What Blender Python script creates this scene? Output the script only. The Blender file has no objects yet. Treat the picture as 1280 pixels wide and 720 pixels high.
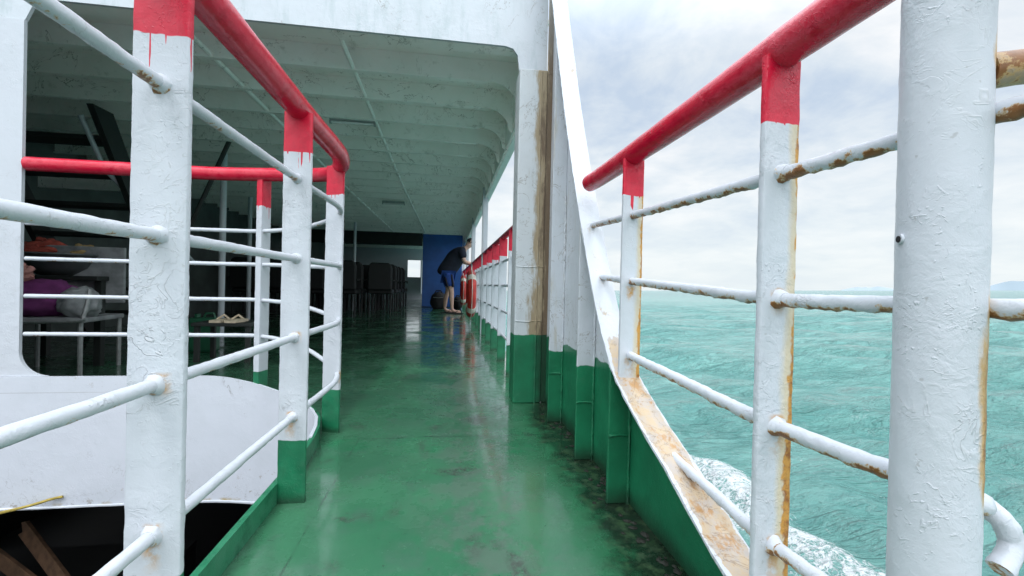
import bpy, bmesh, math, random
import numpy as np
from mathutils import Vector, Matrix, noise
random.seed(7)
R = math.radians
S = bpy.context.scene
COL = S.collection

# ------------------------------------------------------------------ camera
F = 550.0                       # focal length in units of the 1280 px wide photograph
CAM = Vector((0, 0, 0.6))
YAW, PITCH, ROLL = math.atan(80 / F), R(-0.3), R(1.3)
MC = Matrix.Rotation(-YAW, 3, 'Z') @ Matrix.Rotation(R(90) + PITCH, 3, 'X') @ Matrix.Rotation(ROLL, 3, 'Z')
cd = bpy.data.cameras.new('camera'); cam = bpy.data.objects.new('camera', cd); COL.objects.link(cam)
cam.matrix_world = Matrix.Translation(CAM) @ MC.to_4x4()
cd.sensor_width = 36; cd.lens = 36 * F / 1280; cd.clip_start = 0.02; cd.clip_end = 90000
S.camera = cam
S.view_settings.view_transform = 'Standard'; S.view_settings.look = 'None'; S.view_settings.exposure = 0

def pix(px, py, **kw):
    """point of the place seen at photo pixel (px,py) on the plane x=/y=/z="""
    d = MC @ Vector(((px - 640) / F, (360 - py) / F, -1))
    (ax, v), = kw.items()
    i = 'xyz'.index(ax)
    return CAM + d * ((v - CAM[i]) / d[i])

# ------------------------------------------------------------------ helpers
class MB:
    def __init__(s): s.v = []; s.f = []; s.u = []; s.m = []
    def add(s, vs, fs, us=None, mi=0):
        o = len(s.v); s.v += [tuple(p) for p in vs]; s.u += list(us) if us else [0.0] * len(vs)
        for f in fs: s.f.append(tuple(i + o for i in f)); s.m.append(mi)
    def box(s, lo, hi, mat=None, mi=0):
        x0, y0, z0 = lo; x1, y1, z1 = hi
        vs = [Vector(p) for p in ((x0,y0,z0),(x1,y0,z0),(x1,y1,z0),(x0,y1,z0),(x0,y0,z1),(x1,y0,z1),(x1,y1,z1),(x0,y1,z1))]
        if mat: vs = [mat @ p for p in vs]
        s.add(vs, [(0,3,2,1),(4,5,6,7),(0,1,5,4),(1,2,6,5),(2,3,7,6),(3,0,4,7)], mi=mi)
    def prism(s, poly, axis, a, b, mi=0):
        """extrude a 2D polygon along an axis ('x': poly=(y,z); 'y': poly=(x,z); 'z': poly=(x,y))"""
        def P(p, t): return {'x': (t, p[0], p[1]), 'y': (p[0], t, p[1]), 'z': (p[0], p[1], t)}[axis]
        n = len(poly); vs = [P(p, a) for p in poly] + [P(p, b) for p in poly]
        fs = [tuple(range(n)), tuple(range(2*n-1, n-1, -1))] + [(i, n+i, n+(i+1) % n, (i+1) % n) for i in range(n)]
        s.add(vs, fs, mi=mi)
    def tube(s, path, r, n=14, lump=0.0, step=None, scale=40, cap=True, drip=0.0, closed=False, radf=None):
        pts = [Vector(p) for p in path]
        if step:
            q = [pts[0]]
            for a, b in zip(pts, pts[1:]):
                k = max(1, int((b-a).length / step))
                q += [a.lerp(b, (i+1)/k) for i in range(k)]
            pts = q
        vs = []; N = len(pts); ref = None
        for i, p in enumerate(pts):
            if closed: t = pts[(i+1) % N] - pts[i-1]
            else: t = pts[min(i+1, N-1)] - pts[max(i-1, 0)]
            t.normalize()
            if ref is None: ref = Vector((0,0,1)) if abs(t.z) < .9 else Vector((1,0,0))
            side = t.cross(ref).normalized(); up = side.cross(t).normalized()
            if abs(t.z) >= .9 or ref.z != 1: ref = up
            rr = r if not radf else r * radf(i / (N-1))
            for k in range(n):
                a = 2*math.pi*k/n; dv = side*math.cos(a) + up*math.sin(a)
                q = p + dv*rr
                if lump:
                    g = noise.noise(q*scale)*.6 + noise.noise(q*scale*2.7)*.4
                    q = q + dv*rr*lump*g
                    if drip and dv.z < -.4:
                        q.z -= drip*max(0, noise.noise(Vector((p.x, p.y, 7))*scale*1.6) + .15)
                vs.append(q)
        fs = []
        for i in range(N if closed else N-1):
            j = (i+1) % N
            for k in range(n): fs.append((i*n+k, i*n+(k+1) % n, j*n+(k+1) % n, j*n+k))
        if cap and not closed: fs += [tuple(range(n-1, -1, -1)), tuple((N-1)*n+k for k in range(n))]
        s.add(vs, fs)
    def flat(s, w, t, z0, z1, seed=0, amp=.0007, dz=.01, rb=.003):
        """flat-bar post: rounded rectangle w (x) by t (y), swept up in z with paint lumps; u runs across"""
        prof = []
        nx = 9
        hx, hy = w/2, t/2
        for i in range(nx): prof.append((-hx+rb + (w-2*rb)*i/(nx-1), -hy))
        prof += [(hx-rb*.3, -hy+rb*.3), (hx, -hy+rb), (hx, hy-rb), (hx-rb*.3, hy-rb*.3)]
        for i in range(nx): prof.append((hx-rb - (w-2*rb)*i/(nx-1), hy))
        prof += [(-hx+rb*.3, hy-rb*.3), (-hx, hy-rb), (-hx, -hy+rb), (-hx+rb*.3, -hy+rb*.3)]
        n = len(prof); N = max(2, int((z1-z0)/dz)); vs = []; us = []
        for i in range(N+1):
            z = z0 + (z1-z0)*i/N
            for (x, y) in prof:
                q = Vector((x, y, z)); o = Vector((seed*3.1, seed*1.7, 0))
                g = noise.noise((q+o)*45)*.7 + noise.noise((q+o)*130)*.5
                ed = 1.0 if abs(x) < hx-rb*1.5 else 1.6
                dr = Vector((x/hx*.6 if abs(x) > hx*.9 else 0, (1 if y > 0 else -1), 0))
                vs.append(q + dr*amp*g*ed); us.append(x/w)
        fs = [(i*n+k, i*n+(k+1) % n, (i+1)*n+(k+1) % n, (i+1)*n+k) for i in range(N) for k in range(n)]
        fs += [tuple(range(n-1, -1, -1)), tuple(N*n+k for k in range(n))]
        s.add(vs, fs, us)
    def build(s, name, mat, parent=None, smooth=False, bevel=0, loc=None):
        me = bpy.data.meshes.new(name); me.from_pydata(s.v, [], s.f)
        if any(s.u):
            a = me.attributes.new('u', 'FLOAT', 'POINT'); a.data.foreach_set('value', np.array(s.u, dtype=np.float32))
        mats = mat if isinstance(mat, (list, tuple)) else [mat]
        for m in mats: me.materials.append(m)
        if len(mats) > 1: me.polygons.foreach_set('material_index', s.m)
        bm = bmesh.new(); bm.from_mesh(me)
        bmesh.ops.recalc_face_normals(bm, faces=bm.faces); bm.to_mesh(me); bm.free()
        o = bpy.data.objects.new(name, me); COL.objects.link(o)
        if parent: o.parent = parent
        if loc is not None: o.location = loc
        if smooth:
            for p in me.polygons: p.use_smooth = True
            me.set_sharp_from_angle(angle=R(42))
        if bevel:
            b = o.modifiers.new('bevel', 'BEVEL'); b.width = bevel; b.segments = 2; b.limit_method = 'ANGLE'; b.angle_limit = R(40)
            b.harden_normals = False
        return o

def tag(o, label=None, cat=None, group=None, kind=None):
    if label: o['label'] = label
    if cat: o['category'] = cat
    if group: o['group'] = group
    if kind: o['kind'] = kind
    return o
def thing(name, label, cat, loc=(0,0,0), rz=0, group=None):
    o = bpy.data.objects.new(name, None); COL.objects.link(o); o.location = loc; o.rotation_euler = (0,0,rz)
    o.empty_display_size = .1
    return tag(o, label, cat, group)
def dup(root, loc, rz, label=None, group=None):
    def cp(o, par):
        c = o.copy(); COL.objects.link(c); c.parent = par
        for ch in list(o.children): cp(ch, c)
        return c
    r = cp(root, None); r.location = loc; r.rotation_euler = (0,0,rz)
    if label: r['label'] = label
    if group: r['group'] = group
    return r

# ------------------------------------------------------------------ materials
class NT:
    def __init__(s, name):
        s.mat = bpy.data.materials.new(name); s.mat.use_nodes = True
        s.t = s.mat.node_tree; s.n = s.t.nodes; s.l = s.t.links
        s.b = s.n['Principled BSDF']; s.geo = s.n.new('ShaderNodeNewGeometry')
        s.sep = s.n.new('ShaderNodeSeparateXYZ'); s.l.new(s.geo.outputs['Position'], s.sep.inputs[0])
        s.P = s.geo.outputs['Position']; s.x, s.y, s.z = s.sep.outputs
    def put(s, sock, v):
        if hasattr(v, 'links') or isinstance(v, bpy.types.NodeSocket): s.l.new(v, sock)
        else:
            if isinstance(v, (tuple, list)) and len(v) == 3 and sock.type == 'RGBA': v = (*v, 1)
            sock.default_value = v
    def math(s, op, a, b=0.0, c=None, clamp=False):
        n = s.n.new('ShaderNodeMath'); n.operation = op; n.use_clamp = clamp
        s.put(n.inputs[0], a); s.put(n.inputs[1], b)
        if c is not None: s.put(n.inputs[2], c)
        return n.outputs[0]
    def vmul(s, v, k):
        n = s.n.new('ShaderNodeVectorMath'); n.operation = 'MULTIPLY'; s.put(n.inputs[0], v); n.inputs[1].default_value = k; return n.outputs[0]
    def noise(s, scale, detail=4, rough=.55, vec=None, dist=0.0, off=None):
        n = s.n.new('ShaderNodeTexNoise'); n.inputs['Scale'].default_value = scale; n.inputs['Detail'].default_value = detail
        n.inputs['Roughness'].default_value = rough; n.inputs['Distortion'].default_value = dist
        v = vec if vec is not None else s.P
        if off:
            a = s.n.new('ShaderNodeVectorMath'); a.operation = 'ADD'; s.put(a.inputs[0], v); a.inputs[1].default_value = off; v = a.outputs[0]
        s.l.new(v, n.inputs['Vector']); return n.outputs['Fac']
    def voro(s, scale, feature='F1', vec=None, rnd=1.0):
        n = s.n.new('ShaderNodeTexVoronoi'); n.feature = feature; n.inputs['Scale'].default_value = scale; n.inputs['Randomness'].default_value = rnd
        s.l.new(vec if vec is not None else s.P, n.inputs['Vector']); return n.outputs['Distance']
    def ramp(s, v, a, b, lo=0.0, hi=1.0):
        n = s.n.new('ShaderNodeMapRange'); n.interpolation_type = 'SMOOTHSTEP'
        s.put(n.inputs[0], v); n.inputs[1].default_value = a; n.inputs[2].default_value = b; n.inputs[3].default_value = lo; n.inputs[4].default_value = hi
        return n.outputs[0]
    def mix(s, f, a, b, mode='MIX'):
        n = s.n.new('ShaderNodeMix'); n.data_type = 'RGBA'; n.blend_type = mode
        s.put(n.inputs[0], f); s.put(n.inputs[6], a); s.put(n.inputs[7], b); return n.outputs[2]
    def bump(s, h, strength=.5, dist=.002, prev=None):
        n = s.n.new('ShaderNodeBump'); n.inputs['Strength'].default_value = strength; n.inputs['Distance'].default_value = dist
        s.l.new(h, n.inputs['Height'])
        if prev: s.l.new(prev, n.inputs['Normal'])
        return n.outputs[0]
    def attr(s, name):
        n = s.n.new('ShaderNodeAttribute'); n.attribute_name = name; return n.outputs['Fac']
    def done(s, color, rough=.5, normal=None, metal=0.0, spec=.5, coat=0.0):
        s.put(s.b.inputs['Base Color'], color); s.put(s.b.inputs['Roughness'], rough); s.b.inputs['Metallic'].default_value = metal
        s.put(s.b.inputs['Specular IOR Level'], spec)
        if coat: s.b.inputs['Coat Weight'].default_value = coat; s.b.inputs['Coat Roughness'].default_value = .2
        if normal: s.l.new(normal, s.b.inputs['Normal'])
        return s.mat

RUST_D = (.10, .035, .012); RUST_M = (.38, .15, .035); TAN = (.54, .34, .13)
WHITE = (.55, .572, .615); RED = (.64, .005, .036); GREEN = (.012, .175, .080); DGREEN = (.008, .12, .055)

def ridge(n, scale, width, off=(0, 0, 0), dist=1.2, detail=3):
    """thin wandering lines: the zero level of a distorted noise"""
    v = n.noise(scale, detail, .6, dist=dist, off=off)
    return n.ramp(n.math('ABSOLUTE', n.math('SUBTRACT', v, .5)), 0, width, 1, 0)
PB = [0]
def paint_bump(n, k=1.0):
    """thick brush-painted, many-times-overpainted steel: soft lumps, wrinkles, flaked edges"""
    PB[0] += 1; o_ = PB[0]*3.7
    lum = n.noise(42, 5, .62, dist=.5, off=(o_, 1, 2)); fine = n.noise(210, 4, .65)
    bl = n.ramp(n.noise(120, 2, .5, dist=1.5), .58, .74); blm = n.ramp(n.noise(13, 3), .48, .62)
    wr = ridge(n, 24, .020, (15+o_, 3, 21)); wrm = n.ramp(n.noise(9, 3, off=(5, 3+o_, 1)), .53, .66)
    wr2 = n.math('MULTIPLY', wr, wrm)
    flake = n.math('MULTIPLY', n.ramp(n.noise(34, 4, .6, dist=.8, off=(2, 7+o_, 3)), .56, .575), n.ramp(n.noise(7, 2, off=(8+o_, 1, 1)), .46, .6))
    h = n.math('ADD', n.math('MULTIPLY', lum, 1.0), n.math('MULTIPLY', fine, .22))
    h = n.math('ADD', h, n.math('MULTIPLY', n.math('MULTIPLY', bl, blm), .45))
    h = n.math('ADD', h, n.math('MULTIPLY', wr2, .35)); h = n.math('ADD', h, n.math('MULTIPLY', flake, .22))
    h = n.math('MULTIPLY', h, n.ramp(n.noise(5.5, 3, off=(2, 8, 5)), .38, .66, .35, 1.15))
    return n.bump(h, .55*k, .0036), wr2

def soil(n, base, amt=1.0):
    """faint grey-blue dirt and hairline cracks over paint"""
    g = n.ramp(n.noise(9, 5, .65), .42, .72)
    g2 = n.ramp(n.noise(2.7, 4, .6, off=(3, 3, 3)), .35, .7)
    base = n.mix(n.math('MULTIPLY', g2, .35*amt), base, (.56, .60, .64))
    c = n.mix(n.math('MULTIPLY', g, .30*amt), base, (.46, .50, .52))
    sp = n.ramp(n.noise(120, 2, .5), .70, .78)
    return n.mix(n.math('MULTIPLY', sp, .35*amt), c, (.25, .24, .22))

def mat_post(name, zr, zg, rust=0.0):
    n = NT(name)
    nm, wr = paint_bump(n, 1.3)
    w = soil(n, WHITE)
    w = n.mix(n.math('MULTIPLY', wr, .25), w, (.35, .34, .32))
    fl = n.math('MULTIPLY', n.ramp(n.noise(48, 5, .75, dist=.6, off=(6, 2, 9)), .66, .69), n.ramp(n.noise(6, 3, off=(1, 9, 9)), .46, .58))
    w = n.mix(n.math('MULTIPLY', fl, .5), w, (.36, .37, .37))
    if rust:
        u = n.attr('u')
        e = n.math('ADD', u, n.math('MULTIPLY', n.math('SUBTRACT', n.noise(16, 5, .7, vec=n.vmul(n.P, (1, 1, .35))), .5), .55*rust))
        lowz = n.ramp(n.z, .15, .75, .10, -.03)
        e = n.math('ADD', e, lowz)
        tan = n.ramp(e, .10, .33); deep = n.ramp(n.math('ADD', e, n.math('MULTIPLY', n.math('SUBTRACT', n.noise(60, 4), .5), .3)), .36, .44)
        w = n.mix(n.math('MULTIPLY', tan, .75), w, (.62, .50, .30)); w = n.mix(deep, w, n.mix(n.ramp(n.noise(60, 4, .7), .35, .6), (.28, .10, .02), (.56, .28, .06)))
    for (jx, jz, ln) in ((-.41, .232, .07), (-.40, .447, .02), (.488, .222, .08), (.489, .40, .06), (.486, .589, .03)):
        dx = n.ramp(n.math('ABSOLUTE', n.math('SUBTRACT', n.math('ADD', n.x, n.math('MULTIPLY', n.math('SUBTRACT', n.noise(50, 3), .5), .02)), jx)), .004, .016, 1, 0)
        dz_ = n.math('MULTIPLY', n.ramp(n.z, jz-ln, jz, 0, 1), n.ramp(n.z, jz+.012, jz+.02, 1, 0))
        w = n.mix(n.math('MULTIPLY', n.math('MULTIPLY', dx, dz_), n.ramp(n.noise(45, 4, .7), .35, .6)), w, (.50, .27, .08))
    dr = n.noise(150, 1, .3, vec=n.vmul(n.P, (1, 1, .03)))
    drip = n.math('MULTIPLY', n.math('MULTIPLY', n.ramp(dr, .60, .66), n.ramp(n.noise(60, 1, .3, vec=n.vmul(n.P, (1, 1, .03)), off=(7, 1, 0)), .34, .7)), .055)
    zz = n.math('ADD', n.z, n.math('MULTIPLY', n.math('SUBTRACT', n.noise(25, 2), .5), .016))
    redm = n.ramp(n.math('ADD', zz, drip), zr-.0008, zr+.0008)
    red = n.mix(n.ramp(n.noise(40, 4, .7), .35, .7), RED, (.54, .004, .030))
    c = n.mix(redm, w, red)
    gm = n.ramp(n.math('ADD', n.z, n.math('MULTIPLY', n.math('SUBTRACT', n.noise(18, 3), .5), .012)), zg-.001, zg+.001, 1, 0)
    gr = n.mix(n.ramp(n.noise(12, 4), .3, .7), GREEN, DGREEN)
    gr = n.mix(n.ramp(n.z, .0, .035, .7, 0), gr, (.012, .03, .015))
    c = n.mix(gm, c, gr)
    return n.done(c, n.ramp(n.noise(30, 3), .3, .7, .28, .48), nm)

def mat_paint(name, base, rust=0.0, under=True, dirt=1.0, rough=.4, k=1.0, second=None, joints=()):
    n = NT(name); nm, wr = paint_bump(n, k)
    c = soil(n, base, dirt)
    if second: c = n.mix(n.ramp(n.noise(22, 5, .7), .45, .65), c, second)
    c = n.mix(n.math('MULTIPLY', wr, .3*dirt), c, (.3, .28, .25))
    if rust:
        sepn = n.n.new('ShaderNodeSeparateXYZ'); n.l.new(n.geo.outputs['Normal'], sepn.inputs[0])
        v = n.math('ADD', n.noise(38, 5, .7), n.math('MULTIPLY', sepn.outputs[2], -.20 if under else 0))
        jn = None
        for yp in joints:
            q = n.ramp(n.math('ABSOLUTE', n.math('SUBTRACT', n.y, yp)), .006, .045, 1, 0); jn = q if jn is None else n.math('MAXIMUM', jn, q)
        if jn is not None: v = n.math('ADD', v, n.math('MULTIPLY', jn, .09))
        th = .78 - .22*rust
        c = n.mix(n.ramp(v, th-.03, th+.02, 0, .8), c, TAN); c = n.mix(n.ramp(v, th, th+.07), c, n.mix(n.noise(110, 3), RUST_D, RUST_M))
    return n.done(c, rough, nm)

M = {}
M['bar'] = mat_paint('bar_white_paint', WHITE, .10, joints=(.665, 1.235, 1.82))
M['bar_rust'] = mat_paint('bar_white_paint_rusting', WHITE, .72, joints=(.575, 1.11))
M['handrail'] = mat_paint('handrail_red_paint', RED, 0, dirt=.15, rough=.20, second=(.54, .004, .030))
M['white'] = mat_paint('white_paint', WHITE, .12, under=False, dirt=.8)
M['skirt'] = mat_paint('white_plate_paint', (.58, .603, .655), .04, under=False, dirt=.6, k=.8)
M['rustpipe'] = mat_paint('rusted_pipe', (.34, .20, .07), 1.4, under=False)
M['green'] = mat_paint('green_paint', GREEN, 0, dirt=.15, rough=.3, second=DGREEN)
M['post_left'] = mat_post('post_paint', .945, .17)
M['post_right'] = mat_post('post_paint_rusting', .850, .0, 1.0)
M['post_far'] = mat_post('post_paint_aft', .835, .20)

def mat_side():      # hull side plating, white above and green below, with rust weeping at seams
    n = NT('side_plating_paint'); nm, wr = paint_bump(n, .8)
    w = soil(n, WHITE, 1.3)
    st = n.noise(26, 5, .7, vec=n.vmul(n.P, (1, 1, .10)))
    w = n.mix(n.ramp(st, .56, .74, 0, .7), w, (.42, .37, .27))
    crk = n.math('MULTIPLY', ridge(n, 7, .012, (1, 2, 3), 1.6, 5), n.ramp(n.noise(5, 3), .45, .58))
    w = n.mix(n.math('MULTIPLY', crk, .7), w, (.20, .17, .13))
    zz = n.math('ADD', n.z, n.math('MULTIPLY', n.math('SUBTRACT', n.noise(14, 3), .5), .03))
    zg = n.math('ADD', n.math('ADD', n.math('ADD', .33, n.ramp(n.y, 1.22, 1.3, .09, 0)), n.math('MULTIPLY', n.math('SUBTRACT', n.y, 1.2), -.02)), n.math('MULTIPLY', n.ramp(n.math('ADD', n.x, n.math('MULTIPLY', n.y, 0)), .508, .511, 0, 1), .03))
    gm = n.ramp(n.math('SUBTRACT', zz, zg), -.002, .002, 1, 0)
    g = n.mix(n.ramp(n.noise(8, 4), .3, .7), GREEN, DGREEN)
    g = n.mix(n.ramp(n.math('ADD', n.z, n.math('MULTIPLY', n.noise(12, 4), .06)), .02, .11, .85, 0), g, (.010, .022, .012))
    return n.done(n.mix(gm, w, g), .36, nm)
M['side'] = mat_side()
def mat_apron():
    n = NT('apron_paint'); nm, wr = paint_bump(n, .55)
    w = soil(n, (.58, .603, .655), .6)
    lo = n.ramp(n.math('ADD', n.z, n.math('MULTIPLY', n.math('SUBTRACT', n.noise(9, 5, .7), .5), .10)), -.42, -.34, 1, 0)
    crk = n.math('MULTIPLY', ridge(n, 7, .010, (3, 1, 8), 1.7, 5), n.math('MAXIMUM', lo, n.ramp(n.noise(2.6, 3), .54, .62)))
    w = n.mix(n.math('MULTIPLY', crk, .7), w, (.25, .24, .24))
    ch = n.math('MULTIPLY', n.ramp(n.noise(30, 4, .7), .62, .66), n.math('ADD', n.math('MULTIPLY', lo, .8), n.ramp(n.noise(3, 2, off=(1, 1, 1)), .56, .66, 0, .6)))
    w = n.mix(ch, w, (.33, .30, .27))
    edge = n.math('MULTIPLY', n.ramp(n.z, -.432, -.418, 1, 0), n.ramp(n.noise(8, 3), .48, .6))
    w = n.mix(edge, w, (.36, .27, .12))
    seam = n.math('MULTIPLY', n.ramp(n.math('ABSOLUTE', n.math('SUBTRACT', n.z, .075)), 0, .003, 1, 0), n.ramp(n.x, -1.45, -1.6, 0, .6))
    w = n.mix(seam, w, (.35, .35, .36))
    dent = n.noise(2.2, 3, .5)
    return n.done(w, .36, n.bump(dent, .35, .03, prev=nm))
M['apron'] = mat_apron()

def mat_column():
    n = NT('column_paint'); nm, wr = paint_bump(n, .9)
    w = soil(n, (.55, .58, .595), 1.2)
    crk = n.math('MULTIPLY', ridge(n, 6, .013, (4, 2, 6), 1.8, 5), n.ramp(n.noise(6, 3), .42, .56))
    w = n.mix(n.math('MULTIPLY', crk, .65), w, (.18, .15, .12))
    xx = n.math('ADD', n.x, n.math('MULTIPLY', n.math('SUBTRACT', n.noise(18, 5, .7, vec=n.vmul(n.P, (1, 1, .22))), .5), .20))
    w = n.mix(n.ramp(xx, .402, .448), w, n.mix(n.noise(14, 5, .7, vec=n.vmul(n.P, (1,1,.2))), (.42, .34, .22), (.22, .165, .10)))
    w = n.mix(n.ramp(xx, .458, .492), w, (.15, .105, .065))
    zz = n.math('ADD', n.z, n.math('MULTIPLY', n.math('SUBTRACT', n.noise(14, 3), .5), .02))
    w = n.mix(n.ramp(n.z, 1.65, 2.3, 0, .7), w, (.52, .54, .53))
    gm = n.ramp(zz, .348, .352, 1, 0)
    g = n.mix(n.ramp(n.noise(8, 4), .3, .7), GREEN, DGREEN)
    g = n.mix(n.ramp(n.math('ADD', n.x, n.math('MULTIPLY', n.noise(9, 4), .08)), .46, .54, 0, .8), g, (.012, .025, .015))
    return n.done(n.mix(gm, w, g), .4, nm)
M['column'] = mat_column()

def mat_flange():
    n = NT('rusty_cap_paint'); nm, wr = paint_bump(n, 1.0)
    w = soil(n, WHITE, 1.0)
    mid = n.ramp(n.math('ABSOLUTE', n.math('SUBTRACT', n.math('ADD', n.x, n.math('MULTIPLY', n.math('SUBTRACT', n.noise(20, 4, .7), .5), .022)), .484)), .024, .034, 0, -.40)
    low = n.ramp(n.z, .36, .50, .36, -.06)
    v = n.math('ADD', n.math('ADD', n.noise(16, 6, .72, vec=n.vmul(n.P, (1.6, .7, 1))), low), mid)
    tan = n.mix(n.ramp(n.noise(24, 5, .7), .35, .65), (.48, .35, .20), (.40, .35, .31))
    w = n.mix(n.ramp(v, .52, .64, 0, .9), w, tan)
    w = n.mix(n.ramp(n.math('ADD', v, n.math('MULTIPLY', n.noise(55, 4), .25)), .98, 1.10, 0, .8), w, (.40, .20, .05))
    sc = n.math('MULTIPLY', ridge(n, 11, .014, (2, 2, 2), 1.5, 5), n.ramp(low, .0, .2))
    w = n.mix(n.math('MULTIPLY', sc, .55), w, (.16, .11, .07))
    return n.done(w, .55, nm)
M['flange'] = mat_flange()

def mat_deck():
    n = NT('deck_green_paint_wet')
    a = n.noise(1.7, 5, .6); b = n.noise(7, 6, .68)
    c = n.mix(n.ramp(a, .32, .68), (.046, .172, .088), (.026, .128, .062))
    c = n.mix(n.ramp(b, .48, .70, 0, .5), c, (.068, .135, .098))
    c = n.mix(n.ramp(n.noise(3.1, 4, .6, off=(9, 2, 0)), .56, .72, 0, .6), c, (.014, .165, .066))
    wx = n.math('ABSOLUTE', n.math('SUBTRACT', n.x, n.math('ADD', .12, n.math('MULTIPLY', n.math('SUBTRACT', n.noise(2.2, 3), .5), .35))))
    wear = n.math('MULTIPLY', n.ramp(wx, .02, .28, 1, 0), n.ramp(n.noise(6, 8, .78), .45, .57))
    c = n.mix(n.math('MULTIPLY', wear, .55), c, (.100, .122, .106))
    # dark gritty patches where the paint is worn through
    pt = n.math('MULTIPLY', n.ramp(n.noise(4.2, 3, .5, dist=.4, off=(2.3, 5.1, 0)), .60, .70), n.ramp(n.noise(70, 5, .75), .42, .54))
    c = n.mix(n.math('MULTIPLY', pt, .75), c, (.050, .050, .046))
    # short cross scratches and specks
    sx = n.ramp(n.noise(13, 5, .7, vec=n.vmul(n.P, (.5, 2.4, 1)), off=(3, 1, 0)), .66, .70)
    c = n.mix(n.math('MULTIPLY', n.math('MULTIPLY', sx, n.ramp(n.noise(2.3, 2), .42, .55)), .7), c, (.030, .036, .030))
    sk = n.ramp(n.noise(85, 3, .55, off=(1, 6, 0)), .70, .74)
    c = n.mix(n.math('MULTIPLY', sk, .6), c, (.02, .03, .022))
    sw = n.ramp(n.noise(70, 3, .55, off=(8, 6, 0)), .73, .76)
    c = n.mix(n.math('MULTIPLY', sw, .55), c, (.30, .38, .34))
    # grime along the bulwark foot, with moss-green edges
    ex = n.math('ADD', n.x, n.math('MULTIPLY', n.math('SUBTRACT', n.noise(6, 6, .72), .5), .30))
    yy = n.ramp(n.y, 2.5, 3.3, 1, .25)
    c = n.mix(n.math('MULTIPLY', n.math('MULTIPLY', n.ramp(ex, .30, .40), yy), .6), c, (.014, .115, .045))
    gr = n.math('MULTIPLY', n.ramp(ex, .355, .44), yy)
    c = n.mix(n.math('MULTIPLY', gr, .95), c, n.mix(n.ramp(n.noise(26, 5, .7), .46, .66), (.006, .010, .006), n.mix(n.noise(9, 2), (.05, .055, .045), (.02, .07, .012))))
    exl = n.math('SUBTRACT', n.math('MULTIPLY', n.x, -1), n.math('MULTIPLY', n.math('SUBTRACT', n.noise(9, 5, .7), .5), .12))
    c = n.mix(n.math('MULTIPLY', n.ramp(exl, .405, .45), .5), c, (.02, .045, .03))
    seam = n.ramp(n.math('ABSOLUTE', n.math('SUBTRACT', n.math('FRACT', n.math('DIVIDE', n.math('ADD', n.math('ADD', n.y, n.math('MULTIPLY', n.noise(5, 4, .7), .03)), 6.27), 1.46)), .5)), .0, .005, 1, 0)
    c = n.mix(n.math('MULTIPLY', n.math('MULTIPLY', seam, n.ramp(n.noise(9, 3), .35, .6)), .75), c, (.014, .024, .018))
    ls = n.ramp(n.math('ABSOLUTE', n.math('ADD', n.x, n.math('ADD', .32, n.math('MULTIPLY', n.noise(6, 3), .01)))), 0, .005, 1, 0)
    c = n.mix(n.math('MULTIPLY', ls, n.math('MULTIPLY', n.ramp(n.noise(7, 3), .35, .6), .6)), c, (.015, .03, .02))
    rough = n.ramp(n.math('ADD', n.noise(3.0, 5, .65), n.math('MULTIPLY', n.math('SUBTRACT', n.noise(26, 5, .7), .5), .45)), .36, .70, .12, .45)
    h = n.math('ADD', n.math('MULTIPLY', n.noise(4, 3), .25), n.math('MULTIPLY', n.noise(40, 5, .65), .16))
    h = n.math('ADD', h, n.math('MULTIPLY', pt, -.10)); h = n.math('ADD', h, n.math('MULTIPLY', n.math('ADD', sk, sx), -.05)); h = n.math('ADD', h, n.math('MULTIPLY', seam, .08))
    h = n.math('ADD', h, n.math('MULTIPLY', n.math('MULTIPLY', gr, n.noise(45, 4, .7)), .5))
    film = n.ramp(n.math('ADD', n.noise(2.6, 5, .62, off=(4, 4, 0)), n.math('MULTIPLY', n.math('SUBTRACT', n.noise(30, 5, .7), .5), .35)), .36, .56)
    n.put(n.b.inputs['Coat Weight'], film); n.b.inputs['Coat Roughness'].default_value = .10; n.b.inputs['Coat IOR'].default_value = 1.45
    hc = n.math('ADD', n.math('MULTIPLY', n.noise(6, 3), .5), n.math('MULTIPLY', n.noise(45, 4, .6), .05))
    n.l.new(n.bump(hc, .22, .008), n.b.inputs['Coat Normal'])
    return n.done(c, rough, n.bump(h, .40, .012), spec=.5)
M['deck'] = mat_deck()

def mat_ceiling():
    n = NT('ceiling_paint'); g = n.noise(3, 5, .65); st = n.noise(11, 5, .7, vec=n.vmul(n.P, (1, .5, 1)))
    c = n.mix(n.ramp(g, .35, .7), (.94, .94, .90), (.87, .88, .83))
    c = n.mix(n.ramp(st, .56, .74, 0, .5), c, (.40, .42, .36))
    c = n.mix(n.math('MULTIPLY', ridge(n, 3.2, .008, (1, 5, 2), 1.5, 5), n.ramp(n.noise(2, 3), .42, .56, 0, .7)), c, (.16, .15, .12))
    c = n.mix(n.ramp(n.noise(17, 5, .75, off=(4, 4, 0)), .70, .78, 0, .6), c, (.30, .22, .14))
    return n.done(c, .42, n.bump(n.noise(18, 4), .4, .006))
M['ceiling'] = mat_ceiling()

def mat_beamplate():
    n = NT('portal_paint'); nm, wr = paint_bump(n, .8)
    w = soil(n, (.57, .60, .64), 1.1)
    st = n.noise(16, 5, .72, vec=n.vmul(n.P, (1, 1, .25)))
    w = n.mix(n.ramp(st, .48, .68, 0, .7), w, (.44, .50, .52))
    crk = n.math('MULTIPLY', ridge(n, 4, .007, (4, 7, 6), 1.5, 5), n.ramp(n.noise(5, 3), .46, .60))
    w = n.mix(n.math('MULTIPLY', crk, .6), w, (.22, .20, .18))
    v = n.noise(7, 5, .75, off=(2, 0, 4))
    w = n.mix(n.ramp(v, .70, .76), w, (.36, .24, .10))
    return n.done(w, .42, nm)
M['portal'] = mat_beamplate()

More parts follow.
